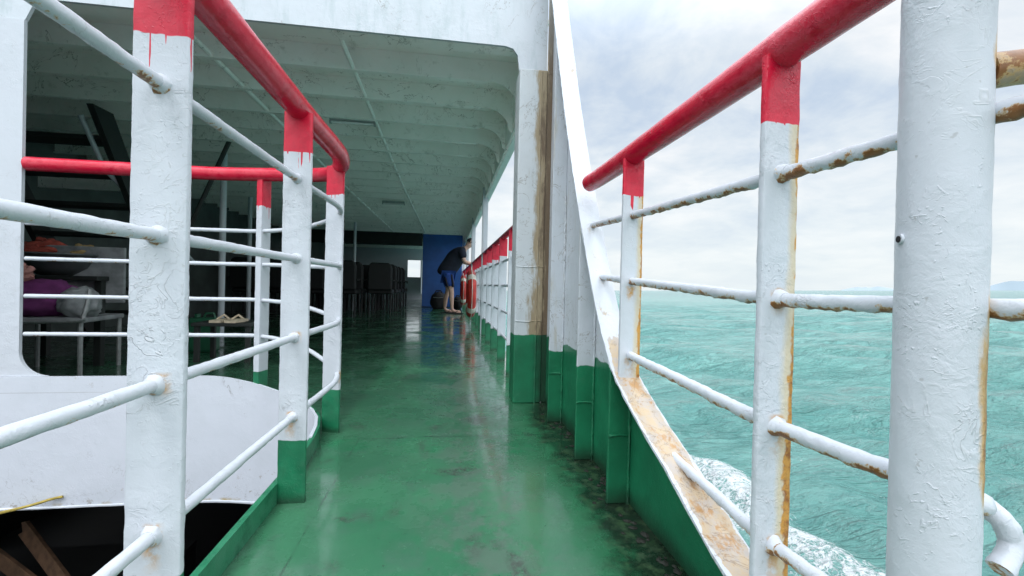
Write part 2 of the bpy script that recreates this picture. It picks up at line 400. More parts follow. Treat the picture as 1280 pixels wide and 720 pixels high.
def simple(name, col, rough=.5, var=.25, sc=30, bump=.2, metal=0.0):
    n = NT(name); d = tuple(v*(1-var) for v in col)
    return n.done(n.mix(n.ramp(n.noise(sc, 4, .6), .3, .7), col, d), rough, n.bump(n.noise(sc*2, 3), bump, .004), metal=metal)
M['blue'] = simple('blue_wall_paint', (.020, .110, .400), .4, .25, 3)
M['dark'] = simple('dark_interior_paint', (.020, .024, .022), .6, .3, 5)
M['inner'] = simple('inner_wall_painted_shade', (.10, .115, .11), .6, .4, 3)  # whitish wall in an unlit cabin: its shade is put into this grey
M['black'] = simple('black_seat_vinyl', (.007, .007, .008), .6, .3, 20)
M['steel'] = simple('grey_steel', (.30, .31, .31), .4, .3, 25, metal=.3)
M['lampbody'] = simple('lamp_body', (.35, .38, .37), .4, .2, 20)
M['tube'] = simple('lamp_tube', (.75, .78, .76), .25, .1, 20)
M['lower'] = simple('lower_deck_painted_dark', (.006, .006, .006), .8, .3, 4)  # near-black, so the gloom below deck is painted into the colour
M['hull'] = simple('hull_paint', (.62, .66, .68), .45, .2, 3)
M['wood'] = simple('broken_timber', (.16, .085, .045), .8, .5, 18)
M['rope'] = simple('yellow_rope', (.40, .30, .06), .8, .3, 60)
M['purple'] = simple('purple_cloth', (.20, .035, .17), .85, .4, 14)
M['greycloth'] = simple('grey_cloth', (.30, .31, .32), .8, .4, 12)
M['redcloth'] = simple('red_cloth', (.55, .10, .07), .85, .5, 22)
M['tancloth'] = simple('tan_cloth', (.55, .38, .17), .85, .5, 22)
M['pinkcloth'] = simple('pink_cloth', (.70, .32, .28), .85, .4, 22)
M['basin'] = simple('tin_basin', (.22, .23, .24), .35, .3, 10, metal=.6)
M['ring'] = simple('life_ring_red', (.60, .035, .025), .45, .25, 14)
M['ringw'] = simple('life_ring_band', (.75, .70, .62), .6, .2, 30)
M['skin'] = simple('skin', (.60, .37, .29), .55, .15, 20, .05)
M['shirt'] = simple('navy_tshirt', (.014, .018, .035), .9, .4, 14)
M['shorts'] = simple('blue_shorts', (.018, .065, .30), .85, .3, 14)
M['stripe'] = simple('dark_panel', (.010, .010, .022), .8, .2, 14)
M['hair'] = simple('dark_hair', (.018, .012, .010), .6, .3, 60)
M['sandal'] = simple('black_rubber', (.012, .012, .012), .7, .2, 20)
M['tansole'] = simple('tan_sandal', (.70, .58, .42), .7, .2, 30)
M['bag'] = simple('black_bag_fabric', (.010, .010, .012), .8, .3, 16)
M['greencan'] = simple('green_plastic', (.012, .10, .05), .45, .2, 16)

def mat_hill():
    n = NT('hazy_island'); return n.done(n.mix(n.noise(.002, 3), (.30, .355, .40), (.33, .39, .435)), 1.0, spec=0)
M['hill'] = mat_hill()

# ------------------------------------------------------------------ deck, hull, lower deck
well = [(-.45, -1.5), (-.45, .4), (-.45, 1.5), (-.458, 1.62), (-.475, 1.74), (-.505, 1.86), (-.555, 1.97), (-.63, 2.07), (-.73, 2.15),
        (-.86, 2.205), (-1.02, 2.238), (-1.2, 2.25), (-1.88, 2.25), (-4.0, 2.25)]       # edge of the open well
XR = .535
mb = MB()
outline = well + [(-4.0, 17.2), (XR, 17.2), (XR, -1.5)]
mb.prism(outline, 'z', -.02, 0.0)
deck = tag(mb.build('deck', M['deck']), kind='structure')
mb = MB(); mb.box((XR-.02, -1.5, -3.9), (XR, 17.2, -.021)); mb.box((-4.4, -1.5, -3.9), (-4.38, 17.2, -.021))
mb.box((-4.38, 17.18, -3.9), (XR-.02, 17.2, -.021)); mb.box((-4.38, -1.5, -3.9), (XR-.02, -1.48, -.021))
hull = tag(mb.build('hull', M['hull']), kind='structure')
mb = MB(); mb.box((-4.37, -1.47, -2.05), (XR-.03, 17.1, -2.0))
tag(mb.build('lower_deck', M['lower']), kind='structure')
# added plates that block light from the lower deck, so it stays dark
lw = thing('lower_deck_light_block', 'added dark plates keeping light out of the lower deck under the well', 'wall', (0, 0, 0))
mb = MB(); mb.box((-.428, -1.46, -2.0), (-.42, 2.3, -.022)); mb.build('light_block_plate', M['lower'], lw)
mb = MB(); mb.box((-4.3, 5.8, -2.0), (.6, 5.85, -.022)); mb.build('light_block_plate', M['lower'], lw)
mb = MB(); mb.box((-4.36, -1.46, -2.0), (-4.3, 5.8, -.022)); mb.build('light_block_plate', M['lower'], lw)

# coaming: green kerb along the walkway, white apron under the cabin deck edge
co = thing('well_coaming', 'white curved apron with green kerb edging the open well on the left', 'coaming')
def ztop(x): 
    t = min(1, max(0, (-x - .50) / .62)); t = t*t*(3-2*t)
    return .056 + .09*t
dense = []
for a, b in zip(well, well[1:]):
    k = max(1, int(math.dist(a, b)/.03))
    dense += [(a[0]+(b[0]-a[0])*i/k, a[1]+(b[1]-a[1])*i/k) for i in range(k)]
dense.append(well[-1])
def ribbon(pts, off, z0f, z1f, th):
    """wall following a plan curve; off = shift toward the deck side"""
    m = MB(); vs = []; N = len(pts)
    for i, p in enumerate(pts):
        q0 = pts[max(0, i-1)]; q1 = pts[min(N-1, i+1)]; t = Vector((q1[0]-q0[0], q1[1]-q0[1])).normalized(); nn = Vector((t.y, -t.x))
        for (o, z) in ((off, z0f(p)), (off+th, z0f(p)), (off+th, z1f(p)), (off, z1f(p))):
            vs.append((p[0]+nn.x*o, p[1]+nn.y*o, z))
    fs = [(i*4+k, i*4+(k+1) % 4, (i+1)*4+(k+1) % 4, (i+1)*4+k) for i in range(N-1) for k in range(4)] + [(3,2,1,0), tuple((N-1)*4+k for k in range(4))]
    m.add(vs, fs); return m
near = [p for p in dense if p[1] < 1.93 and p[0] > -.6]
far = [p for p in dense if not (p[1] < 1.60)]
ribbon(near, .0, lambda p: .0005, lambda p: ztop(p[0]), .008).build('kerb', M['green'], co, smooth=True)
ribbon([p for p in near if p[1] < 1.63], -.010, lambda p: -.30, lambda p: ztop(p[0])-.004, .008).build('kerb_outer_plate', M['green'], co, smooth=True)
ribbon(far, -.012, lambda p: -.44, lambda p: ztop(p[0])+.001, .011).build('apron', M['apron'], co, smooth=True)
ribbon([p for p in far if p[1] > 1.93 or p[0] < -.55], .0, lambda p: .0005, lambda p: ztop(p[0])-.001, .006).build('sill_back', M['green'], co, smooth=True)
# paint-caked bottom lip of the apron
mb = MB(); mb.tube([(p[0], p[1]-.012, -.44) for p in far if p[0] < -.5][::2], .006, 8, lump=.5, scale=60); mb.build('apron_lip', M['bar'], co, smooth=True)

# ------------------------------------------------------------------ superstructure
su = thing('ferry_superstructure', 'white steel cabin front with open portal and ribbed pale green ceiling', 'cabin')
YP = 2.25; ZB = 1.83; ZC = 1.99
def arc(cx, cz, r, a0, a1, k=8): return [(cx+r*math.cos(R(a0+(a1-a0)*i/k)), cz+r*math.sin(R(a0+(a1-a0)*i/k))) for i in range(k+1)]
XL = -1.88; XC = .34
# portal plate in three butting pieces: beam, left leg (with rounded foot corner)
mb = MB()
beam = [(-4.4, ZB), (XL-.0, ZB-.10)] + [(XL+.03, ZB-.03), (XL+.10, ZB)] + [(XC-.075, ZB)] + [(XC-.035, ZB-.010), (XC-.010, ZB-.042), (XC, ZB-.12)] + [(.4845, ZB-.12), (.4845, 2.75), (-4.4, 2.75)]
beam[0] = (-4.4, ZB-.10)
mb.prism(beam, 'y', YP, YP+.016); mb.build('portal_beam', M['portal'], su)
mb = MB(); mb.box((-4.4, YP+.0165, ZB), (.43, YP+.10, ZB+.012)); mb.build('portal_beam_flange', M['ceiling'], su)
mb = MB()
leg = [(-4.4, .148), (XL+.11, .148)] + [(XL+.11-.11*math.sin(R(a)), .148+.11-.11*math.cos(R(a))) for a in range(9, 91, 9)] + [(XL, ZB-.1005), (-4.4, ZB-.1005)]
mb.prism(leg, 'y', YP-.004, YP+.012); mb.build('portal_leg', M['white'], su)
# column: front plate, recess and back
mb = MB(); mb.box((XC, YP-.03, 0), (.484, YP-.014, ZB-.121)); mb.box((XC, YP-.0135, 0), (XC+.012, YP+.12, ZB-.121)); mb.box((.4848, YP-.022, 0), (.5225, YP-.0135, 2.72))
mb.box((.472, YP-.0135, 0), (.484, YP-.0055, ZB-.121))
mb.build('column', M['column'], su, bevel=.004)
mb = MB(); mb.tube([(.452, YP-.03, .0), (.452, YP-.03, ZB-.13)], .0045, 8, lump=.6, step=.02, scale=50); mb.build('weld_seam', M['column'], su, smooth=True)
for z in (.70, .42):
    mb = MB(); mb.tube([(XC+.002, YP-.030, z), (XC+.06, YP-.030, z-.004), (XC+.12, YP-.030, z+.003), (.482, YP-.030, z)], .0032, 8, lump=.9, step=.006, scale=90); mb.build('weld_bead', M['column'], su, smooth=True)
# ceiling plate and its ribs
mb = MB(); mb.box((-4.4, YP+.036, ZC), (.50, 17.2, ZC+.02)); mb.build('ceiling_plate', M['ceiling'], su)
def deck_beam(y, bay):
    m = MB(); d = .13
    top = ZC - .001
    # web with a rounded bracket running down to the side header
    bx = .43; poly = [(-3.998, top), (-3.998, top-d), (bx-.20, top-d)]
    poly += [(bx-.20+.175*math.sin(R(a)), top-d-.15+.15*math.cos(R(a))) for a in range(15, 91, 15)]
    poly += [(bx, top-d-.17), (bx, top)]
    m.prism(poly, 'y', y, y+.010)
    # flange strip below the straight part
    m.box((-3.998, y-.012, top-d-.009), (bx-.21, y+.022, top-d-.0005))
    return m.build('deck_beam', M['ceiling'], su)
yb = 2.72; i = 0
while yb < 11.3:
    deck_beam(yb, i); yb += .40; i += 1
while yb < 16.8:
    deck_beam(yb, i); yb += .94
# longitudinal conduits under the beams
for X in (-.58, -1.35):
    mb = MB(); mb.tube([(X, 2.4, ZC-.125), (X-.03, 6, ZC-.122), (X, 11.2, ZC-.125)], .014, 8); mb.build('conduit', M['ceiling'], su, smooth=True)
# side header above the far railing, and stanchions
mb = MB(); mb.box((.431, YP+.033, 1.69), (.445, 14.0, ZC-.001)); mb.box((.446, YP+.033, 1.68), (.50, 14.0, 1.692)); mb.build('side_header', M['ceiling'], su)
for y in (5.4, 7.9, 10.4, 12.9):
    mb = MB(); mb.box((.400, y, .0), (.4305, y+.05, 1.80)); mb.box((.4315, y+.02, .0), (.47, y+.035, 1.678))
    mb.build('stanchion', M['post_far'] if False else M['white'], su, bevel=.003)
# inner walls, far bulkhead with a window opening, low dark transverse beam
mb = MB(); mb.box((-4.02, 2.3, 0), (-4.0, 17.0, ZC-.001)); mb.build('inner_wall', M['inner'], su)
mb = MB()
mb.box((-4.0, 17.0, 0), (.43, 17.04, .84)); mb.box((-4.0, 17.0, 1.48), (.43, 17.04, ZC-.001))
for x0, x1 in ((-4.0, -1.52), (-.93, .43)): mb.box((x0, 17.0, .8405), (x1, 17.04, 1.4795))
mb.build('end_bulkhead', M['white'], su)
mb = MB(); mb.box((-4.0, 11.32, 1.56), (-.67, 11.5, ZC-.111)); mb.build('cross_beam', M['dark'], su)
for (x, y) in ((-1.95, 9.6), (-2.3, 4.9), (-3.0, 7.2)):
    mb = MB(); mb.tube([(x, y, 0), (x, y, ZC-.1)], .03, 12); mb.build('pillar', M['white'], su, smooth=True)
mb = MB(); mb.box((-.80, 13.0, .30), (-.78, 16.98, 1.30)); mb.build('aisle_panel', M['white'], su)

# blue bulkhead at the end of the walkway
bl = thing('blue_locker', 'tall blue painted locker wall at the end of the walkway', 'wall', (-.15, 11.5, 0))
mb = MB(); mb.box((-.51, 0, .012), (.50, 1.6, 1.875)); mb.build('locker_body', M['blue'], bl, bevel=.01)
mb = MB(); mb.box((-.515, -.006, 0), (.505, 1.6, .011)); mb.build('base_strip', M['dark'], bl)

# ceiling lamps
def lamp():
    t = thing('ceiling_lamp', 'slim fluorescent ceiling lamp nearest the cabin front', 'lamp', (0,0,0), group='fluorescent lamps under the cabin ceiling')
    m = MB(); m.box((-.17, -.03, .018), (.17, .03, .05)); m.build('lamp_housing', M['lampbody'], t, bevel=.004)
    m = MB(); m.tube([(-.16, 0, .008), (.16, 0, .008)], .010, 10); m.build('lamp_tube', M['tube'], t, smooth=True)
    for s in (-1, 1):
        m = MB(); m.box((s*.165-.008, -.014, -.004), (s*.165+.008, .014, .0175)); m.build('tube_holder', M['lampbody'], t)
    return t
p = pix(441, 156, z=1.82); L0 = lamp(); L0.location = (p.x, p.y, ZC-.165)
p = pix(492, 256, z=1.82); dup(L0, (p.x, p.y, ZC-.165), 0, 'slim fluorescent ceiling lamp farther back under the cabin ceiling')

# ------------------------------------------------------------------ bulwark at right
XB = .512
prof = [(-1.5, .012), (-.6, .014), (0, .03), (.35, .07), (.644, .143), (.813, .215), (.985, .285), (1.10, .340), (1.145, .368), (1.20, .420), (1.287, .525), (1.393, .690), (1.542, .945), (1.746, 1.343), (2.0, 1.925), (2.12, 2.2), (2.21, 2.45), (2.235, 2.7)]
def smooth_poly(p, k=6):
    out = []
    for i in range(len(p)-1):
        p0 = p[max(0, i-1)]; p1 = p[i]; p2 = p[i+1]; p3 = p[min(len(p)-1, i+2)]
        for j in range(k):
            t = j/k
            out.append(tuple(.5*(2*b + (c-a)*t + (2*a-5*b+4*c-d)*t*t + (-a+3*b-3*c+d)*t**3) for a, b, c, d in zip(p0, p1, p2, p3)))
    return out + [p[-1]]
sp = smooth_poly(prof)
def zcap(y):
    for a, b in zip(sp, sp[1:]):
        if a[0] <= y <= b[0] and b[0] > a[0]: return a[1] + (b[1]-a[1])*(y-a[0])/(b[0]-a[0])
    return 2.3
bw = thing('bulwark', 'green and white bulwark plate sweeping up to the cabin column at right', 'bulwark')
mb = MB(); pl = [(y, z) for y, z in sp if -1.4 < y < 2.227]
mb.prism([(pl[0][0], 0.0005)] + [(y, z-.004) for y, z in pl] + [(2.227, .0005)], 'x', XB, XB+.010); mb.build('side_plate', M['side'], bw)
# cap flange
mb = MB(); vs = []; w0, w1 = .447, .519; rs = []
pts = [q for q in sp]
# even resample
ev = [pts[0]]
for a, b in zip(pts, pts[1:]):
    k = max(1, int(math.dist(a, b)/.02)); ev += [(a[0]+(b[0]-a[0])*(i+1)/k, a[1]+(b[1]-a[1])*(i+1)/k) for i in range(k)]
nW = 7
for i, (y, z) in enumerate(ev):
    a = ev[max(0, i-1)]; b = ev[min(len(ev)-1, i+1)]; t = Vector((b[0]-a[0], b[1]-a[1])).normalized(); nn = Vector((-t.y, t.x))
    for up in (1, 0):
        for k in range(nW):
            x = w0 + (w1-w0)*k/(nW-1) + (.0025*noise.noise(Vector((up, y*40, z*40))) if k in (0, nW-1) else 0)
            o = .006*up + .0006*noise.noise(Vector((x*60, y*60, z*60)))
            vs.append((x, y+nn.x*o, z+nn.y*o))
row = 2*nW; fs = []
for i in range(len(ev)-1):
    for k in range(nW-1):
        fs.append((i*row+k, i*row+k+1, (i+1)*row+k+1, (i+1)*row+k)); fs.append((i*row+nW+k, (i+1)*row+nW+k, (i+1)*row+nW+k+1, i*row+nW+k+1))
    fs.append((i*row, (i+1)*row, (i+1)*row+nW, i*row+nW)); fs.append((i*row+nW-1, i*row+2*nW-1, (i+1)*row+2*nW-1, (i+1)*row+nW-1))
mb.add(vs, fs); cap = mb.build('cap_flange', M['flange'], bw, smooth=True)
for y, wd in ((1.165, .063), (1.475, .063), (1.90, .063)):
    mb = MB(); zt = zcap(y) - .012
    N = max(6, int(zt/.02)); vs = []
    for i in range(N+1):
        z = .0005 + (zt-.0005)*i/N
        for (x, yy) in ((XB-wd, y), (XB-.0005, y), (XB-.0005, y+.012), (XB-wd, y+.012)):
            vs.append((x + (.0015*noise.noise(Vector((x, y, z))*30) if x < XB-.01 else 0), yy, z))
    fs = [(i*4+k, i*4+(k+1) % 4, (i+1)*4+(k+1) % 4, (i+1)*4+k) for i in range(N) for k in range(4)] + [(3,2,1,0), tuple(N*4+k for k in range(4))]
    mb.add(vs, fs); mb.build('stiffener', M['side'], bw, bevel=.002)
for y in ():
    mb = MB(); mb.tube([(XB-.006, y-.004, .0), (XB-.006, y-.004, zcap(y)-.03)], .005, 8, lump=.7, step=.01, scale=80); mb.build('weld_seam', M['side'], bw, smooth=True)

for y, z in ((1.165, .19), (1.475, .20), (1.90, .215)):
    mb = MB(); mb.tube([(XB-.063, y-.001, z), (XB-.03, y-.001, z+.002), (XB-.002, y-.001, z-.001)], .0035, 8, lump=.8, step=.005, scale=120); mb.build('weld_bead', M['side'], bw, smooth=True)
    mb = MB(); mb.tube([(XB-.004, y-.003, .0), (XB-.004, y-.003, min(1.0, zcap(y)-.03))], .0042, 8, lump=.9, step=.006, scale=110); mb.build('weld_seam', M['side'], bw, smooth=True)
# grime and broken paint heaped along the foot of the bulwark
random.seed(21)
mb = MB()
for k in range(60):
    y = random.uniform(.75, 2.2); x = .505 - abs(random.gauss(0, .035)); r_ = random.uniform(.003, .010)
    vs = []; n = 7
    for i in range(n): a_ = 2*math.pi*i/n; vs.append((x+r_*random.uniform(.6, 1.5)*math.cos(a_), y+r_*random.uniform(.6, 1.8)*math.sin(a_), .0006))
    vs.append((x, y, r_*random.uniform(.2, .55))); mb.add(vs, [(i, (i+1) % n, n) for i in range(n)])
M['grit'] = simple('black_grit', (.018, .020, .014), .7, .5, 60)
tag(mb.build('grit', M['grit'], None), 'black grit and paint flakes lying along the foot of the green bulwark', 'grit', kind='stuff')

# ------------------------------------------------------------------ railings
def make_path(ctrl, k=10): return [Vector(p) for p in smooth_poly([tuple(c) for c in ctrl], k)]
# left railing: along the walkway, round the corner, across the cabin front
ZRL = 1.065
plan = [(-.41, -.75), (-.41, -.3), (-.41, .3), (-.41, .9), (-.408, 1.3), (-.402, 1.55), (-.405, 1.70), (-.44, 1.86), (-.52, 2.02), (-.67, 2.14), (-.86, 2.215), (-1.1, 2.25), (-1.45, 2.256), (-1.868, 2.258)]
lr = thing('left_railing', 'white railing with red handrail curving around the open well at left', 'railing')
def zpath(z_long, z_cross):
    out = []
    for (x, y) in plan:
        t = min(1, max(0, (-x-.42)/.4)); t = t*t*(3-2*t)
        out.append((x, y, z_long*(1-t) + z_cross*t))
    return make_path(out, 12)
mb = MB(); mb.tube(zpath(ZRL, ZRL+.03), .031, 20, lump=.03, scale=30); mb.build('handrail', M['handrail'], lr, smooth=True)
for zl, zc in ((.875, .83), (.66, .672), (.447, .505), (.232, .335)):
    mb = MB(); mb.tube(zpath(zl, zc), .0096, 14, lump=.16, scale=55, step=.012); mb.build('bar', M['bar'], lr, smooth=True)
def post(x, y, z0, z1, rz, w, t, mat, seed, parent, name='post'):
    m = MB(); m.flat(w, t, 0, z1-z0, seed)
    o = m.build(name, mat, parent, smooth=True, loc=(x, y, z0)); o.rotation_euler = (0, 0, rz); return o
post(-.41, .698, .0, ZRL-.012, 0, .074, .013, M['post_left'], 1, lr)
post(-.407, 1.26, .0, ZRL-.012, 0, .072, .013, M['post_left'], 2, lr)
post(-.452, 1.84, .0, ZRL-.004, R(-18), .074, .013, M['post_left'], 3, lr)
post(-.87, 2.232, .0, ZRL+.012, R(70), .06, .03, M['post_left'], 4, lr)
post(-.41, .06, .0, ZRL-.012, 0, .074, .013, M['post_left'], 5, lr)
# weld collars where the bars pass the posts
for (x, y) in ((-.41, .698), (-.407, 1.26)):
    for z in (.875, .66, .447, .232):
        mb = MB(); mb.tube([(x, y-.016, z), (x, y-.011, z), (x, y-.006, z)], .0140, 12, lump=.35, scale=80, radf=lambda t: .72+.36*t); mb.build('weld_collar', M['bar'], lr, smooth=True)

# near right railing, standing on the cap of the bulwark
rr = thing('right_railing', 'rusting white railing with red handrail over the sea at right', 'railing')
XRR = .488; ZRR = .962
yE = 1.60
mb = MB(); mb.tube(make_path([(XRR, -.8, ZRR+.01), (XRR, 0, ZRR+.005), (XRR, .62, ZRR), (XRR, 1.12, ZRR), (XRR-.003, 1.38, ZRR), (XRR-.008, 1.475, ZRR)], 14), .029, 22, lump=.035, scale=30); mb.build('handrail', M['handrail'], rr, smooth=True)
YR1, YR2 = 1.13, .596
post(XRR, YR1, zcap(YR1)+.002, ZRR-.013, 0, .058, .012, M['post_right'], 11, rr)
post(XRR-.002, YR2, zcap(YR2)+.002, ZRR-.013, R(2), .059, .012, M['post_right'], 12, rr)
def ycap(z):
    for a, b in zip(sp, sp[1:]):
        if a[1] <= z <= b[1] and b[1] > a[1]: return a[0] + (b[0]-a[0])*(z-a[1])/(b[1]-a[1])
for z, z1, zf in ((.775, .797, .815), (.589, .62, .635), (.40, .42, .42), (.222, .24, .24)):
    ye = {.775: ycap(.815), .589: ycap(.635), .40: YR1, .222: ycap(.245)}[z]
    end = [(XRR+.032, .27, z), (XRR+.032, .10, z+.004), (XRR+.03, -.3, z)] if z != .40 else [tuple(pix(1222, 628, y=.40)), tuple(pix(1252, 650, y=.385)), tuple(pix(1265, 680, y=.38)), tuple(pix(1250, 712, y=.375))]
    pth = make_path(end[::-1] + [(XRR+.022, .374, z), (XRR, YR2, z), (XRR, (YR2+min(ye, YR1))/2, (z+z1)/2)] + ([(XRR, YR1, z1)] if ye > YR1 else []) + [(XRR, ye-.003, zf)], 10)
    mb = MB(); mb.tube(pth, .0098 if z != .40 else .0108, 14, lump=.22, step=.007, scale=75, drip=.003); mb.build('bar', M['bar_rust'], rr, smooth=True)
for z in (.775, .589, .40, .222):
    mb = MB(); mb.tube([(XRR, YR2-.018, z), (XRR, YR2-.012, z), (XRR, YR2-.006, z)], .0140, 12, lump=.4, scale=80, radf=lambda t: .72+.36*t); mb.build('weld_collar', M['bar_rust'], rr, smooth=True)

# round stanchion close to the camera
rp = thing('round_stanchion', 'thick round white pole with flaking paint close by at right', 'pole', (.486, .374, zcap(.374)))
mb = MB(); n = 48; N = 220; vs = []; us = []
for i in range(N+1):
    z = .0 + 2.35*i/N
    for k in range(n):
        a = 2*math.pi*k/n; dv = Vector((math.cos(a), math.sin(a), 0)); q = dv*.0347 + Vector((0,0,z))
        g = noise.noise(q*28)*.0006 + noise.noise(q*80)*.0005
        vs.append(q + dv*g); us.append(max(0, math.cos(a + .95))**2*.52)
mb.add(vs, [(i*n+k, i*n+(k+1) % n, (i+1)*n+(k+1) % n, (i+1)*n+k) for i in range(N) for k in range(n)] + [tuple(range(n-1,-1,-1)), tuple(N*n+k for k in range(n))], us)
def mat_round():
    n = NT('round_pole_paint'); nm, wr = paint_bump(n, .95)
    w = soil(n, WHITE, 1.1); w = n.mix(n.math('MULTIPLY', wr, .2), w, (.4, .4, .38))
    u = n.attr('u')
    zm = n.math('ADD', n.ramp(n.math('ABSOLUTE', n.math('SUBTRACT', n.z, .50)), .05, .16, .22, 0), n.ramp(n.math('ABSOLUTE', n.math('SUBTRACT', n.z, .83)), .0, .05, .16, 0))
    e = n.math('ADD', n.math('ADD', u, zm), n.math('MULTIPLY', n.math('SUBTRACT', n.noise(26, 5, .7, vec=n.vmul(n.P, (1,1,.5))), .5), .4))
    w = n.mix(n.ramp(e, .58, .70), w, TAN); w = n.mix(n.ramp(e, .66, .78), w, n.mix(n.noise(90, 3), RUST_D, RUST_M))
    return n.done(w, .42, nm)
mb.build('pole_shaft', mat_round(), rp, smooth=True)
mb = MB(); mb.tube([(.030, -.012, .745), (.07, -.026, .750), (.25, -.09, .76)], .0165, 16, lump=.12, step=.012, scale=45); mb.build('pipe_stub', M['rustpipe'], rp, smooth=True)
nb = Vector((-.948, .320, 0)); zb_ = .656 - zcap(.374)
def on_pole(r): return nb*r + Vector((0, 0, zb_))
mb = MB(); mb.tube([on_pole(.032), on_pole(.0367)], .0052, 12, lump=.3, scale=150); mb.build('paint_collar', M['bar'], rp, smooth=True)
mb = MB(); mb.tube([on_pole(.033), on_pole(.0374)], .0034, 10); mb.build('bolt_hole', M['black'], rp, smooth=True)

# far railing along the open side of the cabin deck
fr = thing('side_railing', 'white flat bar railing with red handrail along the open cabin side', 'railing')
XF = .43; ZF = .985
mb = MB(); mb.tube([(XF, YP+.06, ZF), (XF, 14.0, ZF)], .024, 12); mb.build('handrail', M['handrail'], fr, smooth=True)
y = 2.93; k = 20
while y < 13.9:
    m = MB(); m.flat(.066, .013, 0, ZF-.012, k, dz=.03); o = m.build('post', M['post_far'], fr, smooth=True, loc=(XF, y, 0)); y += .56; k += 1
for z in (.79, .60, .40, .21):
    mb = MB(); mb.tube([(XF, YP+.06, z), (XF, 14.0, z)], .010, 8); mb.build('bar', M['bar'], fr, smooth=True)

# ------------------------------------------------------------------ life rings
def life_ring(loc, rz, label):
    t = thing('life_ring', label, 'life ring', loc, rz, group='life rings hung on the side railing')
    Rr, r = .29, .062
    def seg(a0, a1, rad, name, mat, closed=False):
        m = MB(); k = 40 if closed else 6
        pts = [(0, Rr*math.cos(a0+(a1-a0)*i/k), Rr*math.sin(a0+(a1-a0)*i/k)) for i in range(k if closed else k+1)]
        m.tube(pts, rad, 14, closed=closed); m.build(name, mat, t, smooth=True)
    seg(0, 2*math.pi, r, 'ring_body', M['ring'], True)
    for a in (45, 135, 225, 315): seg(R(a-8), R(a+8), r+.003, 'reflective_band', M['ringw'])
    m = MB(); m.tube([(0, (Rr+.085+.018*math.cos(8*a))*math.cos(a), (Rr+.085+.018*math.cos(8*a))*math.sin(a)) for a in [2*math.pi*i/64 for i in range(64)]], .006, 6, closed=True); m.build('grab_line', M['ringw'], t, smooth=True)
    return t
life_ring((.335, 6.5, .47), 0, 'red and white life ring hung nearest on the side railing')
life_ring((.345, 10.2, .47), 0, 'red and white life ring on the railing behind the leaning man')

# ------------------------------------------------------------------ person leaning on the railing
def skin_mesh(name, verts, edges, radii, mat, parent, sub=2, root=0):
    me = bpy.data.meshes.new(name); me.from_pydata([Vector(v) for v in verts], edges, [])
    o = bpy.data.objects.new(name, me); COL.objects.link(o)
    o.modifiers.new('skin', 'SKIN').use_smooth_shade = True
    sv = me.skin_vertices[0].data if me.skin_vertices else None
    if sv is None:
        bm = bmesh.new(); bm.from_mesh(me); bm.verts.layers.skin.verify(); bm.to_mesh(me); bm.free(); sv = me.skin_vertices[0].data
    for i, r in enumerate(radii):
        sv[i].radius = r if isinstance(r, tuple) else (r, r); sv[i].use_root = (i == root)
    sm = o.modifiers.new('sub', 'SUBSURF'); sm.levels = sub; sm.render_levels = sub
    dg = bpy.context.evaluated_depsgraph_get(); ev = o.evaluated_get(dg); nm = bpy.data.meshes.new_from_object(ev)
    bpy.data.objects.remove(o); nm.name = name
    nm.materials.clear(); nm.materials.append(mat)
    for p in nm.polygons: p.use_smooth = True
    q = bpy.data.objects.new(name, nm); COL.objects.link(q); q.parent = parent; return q

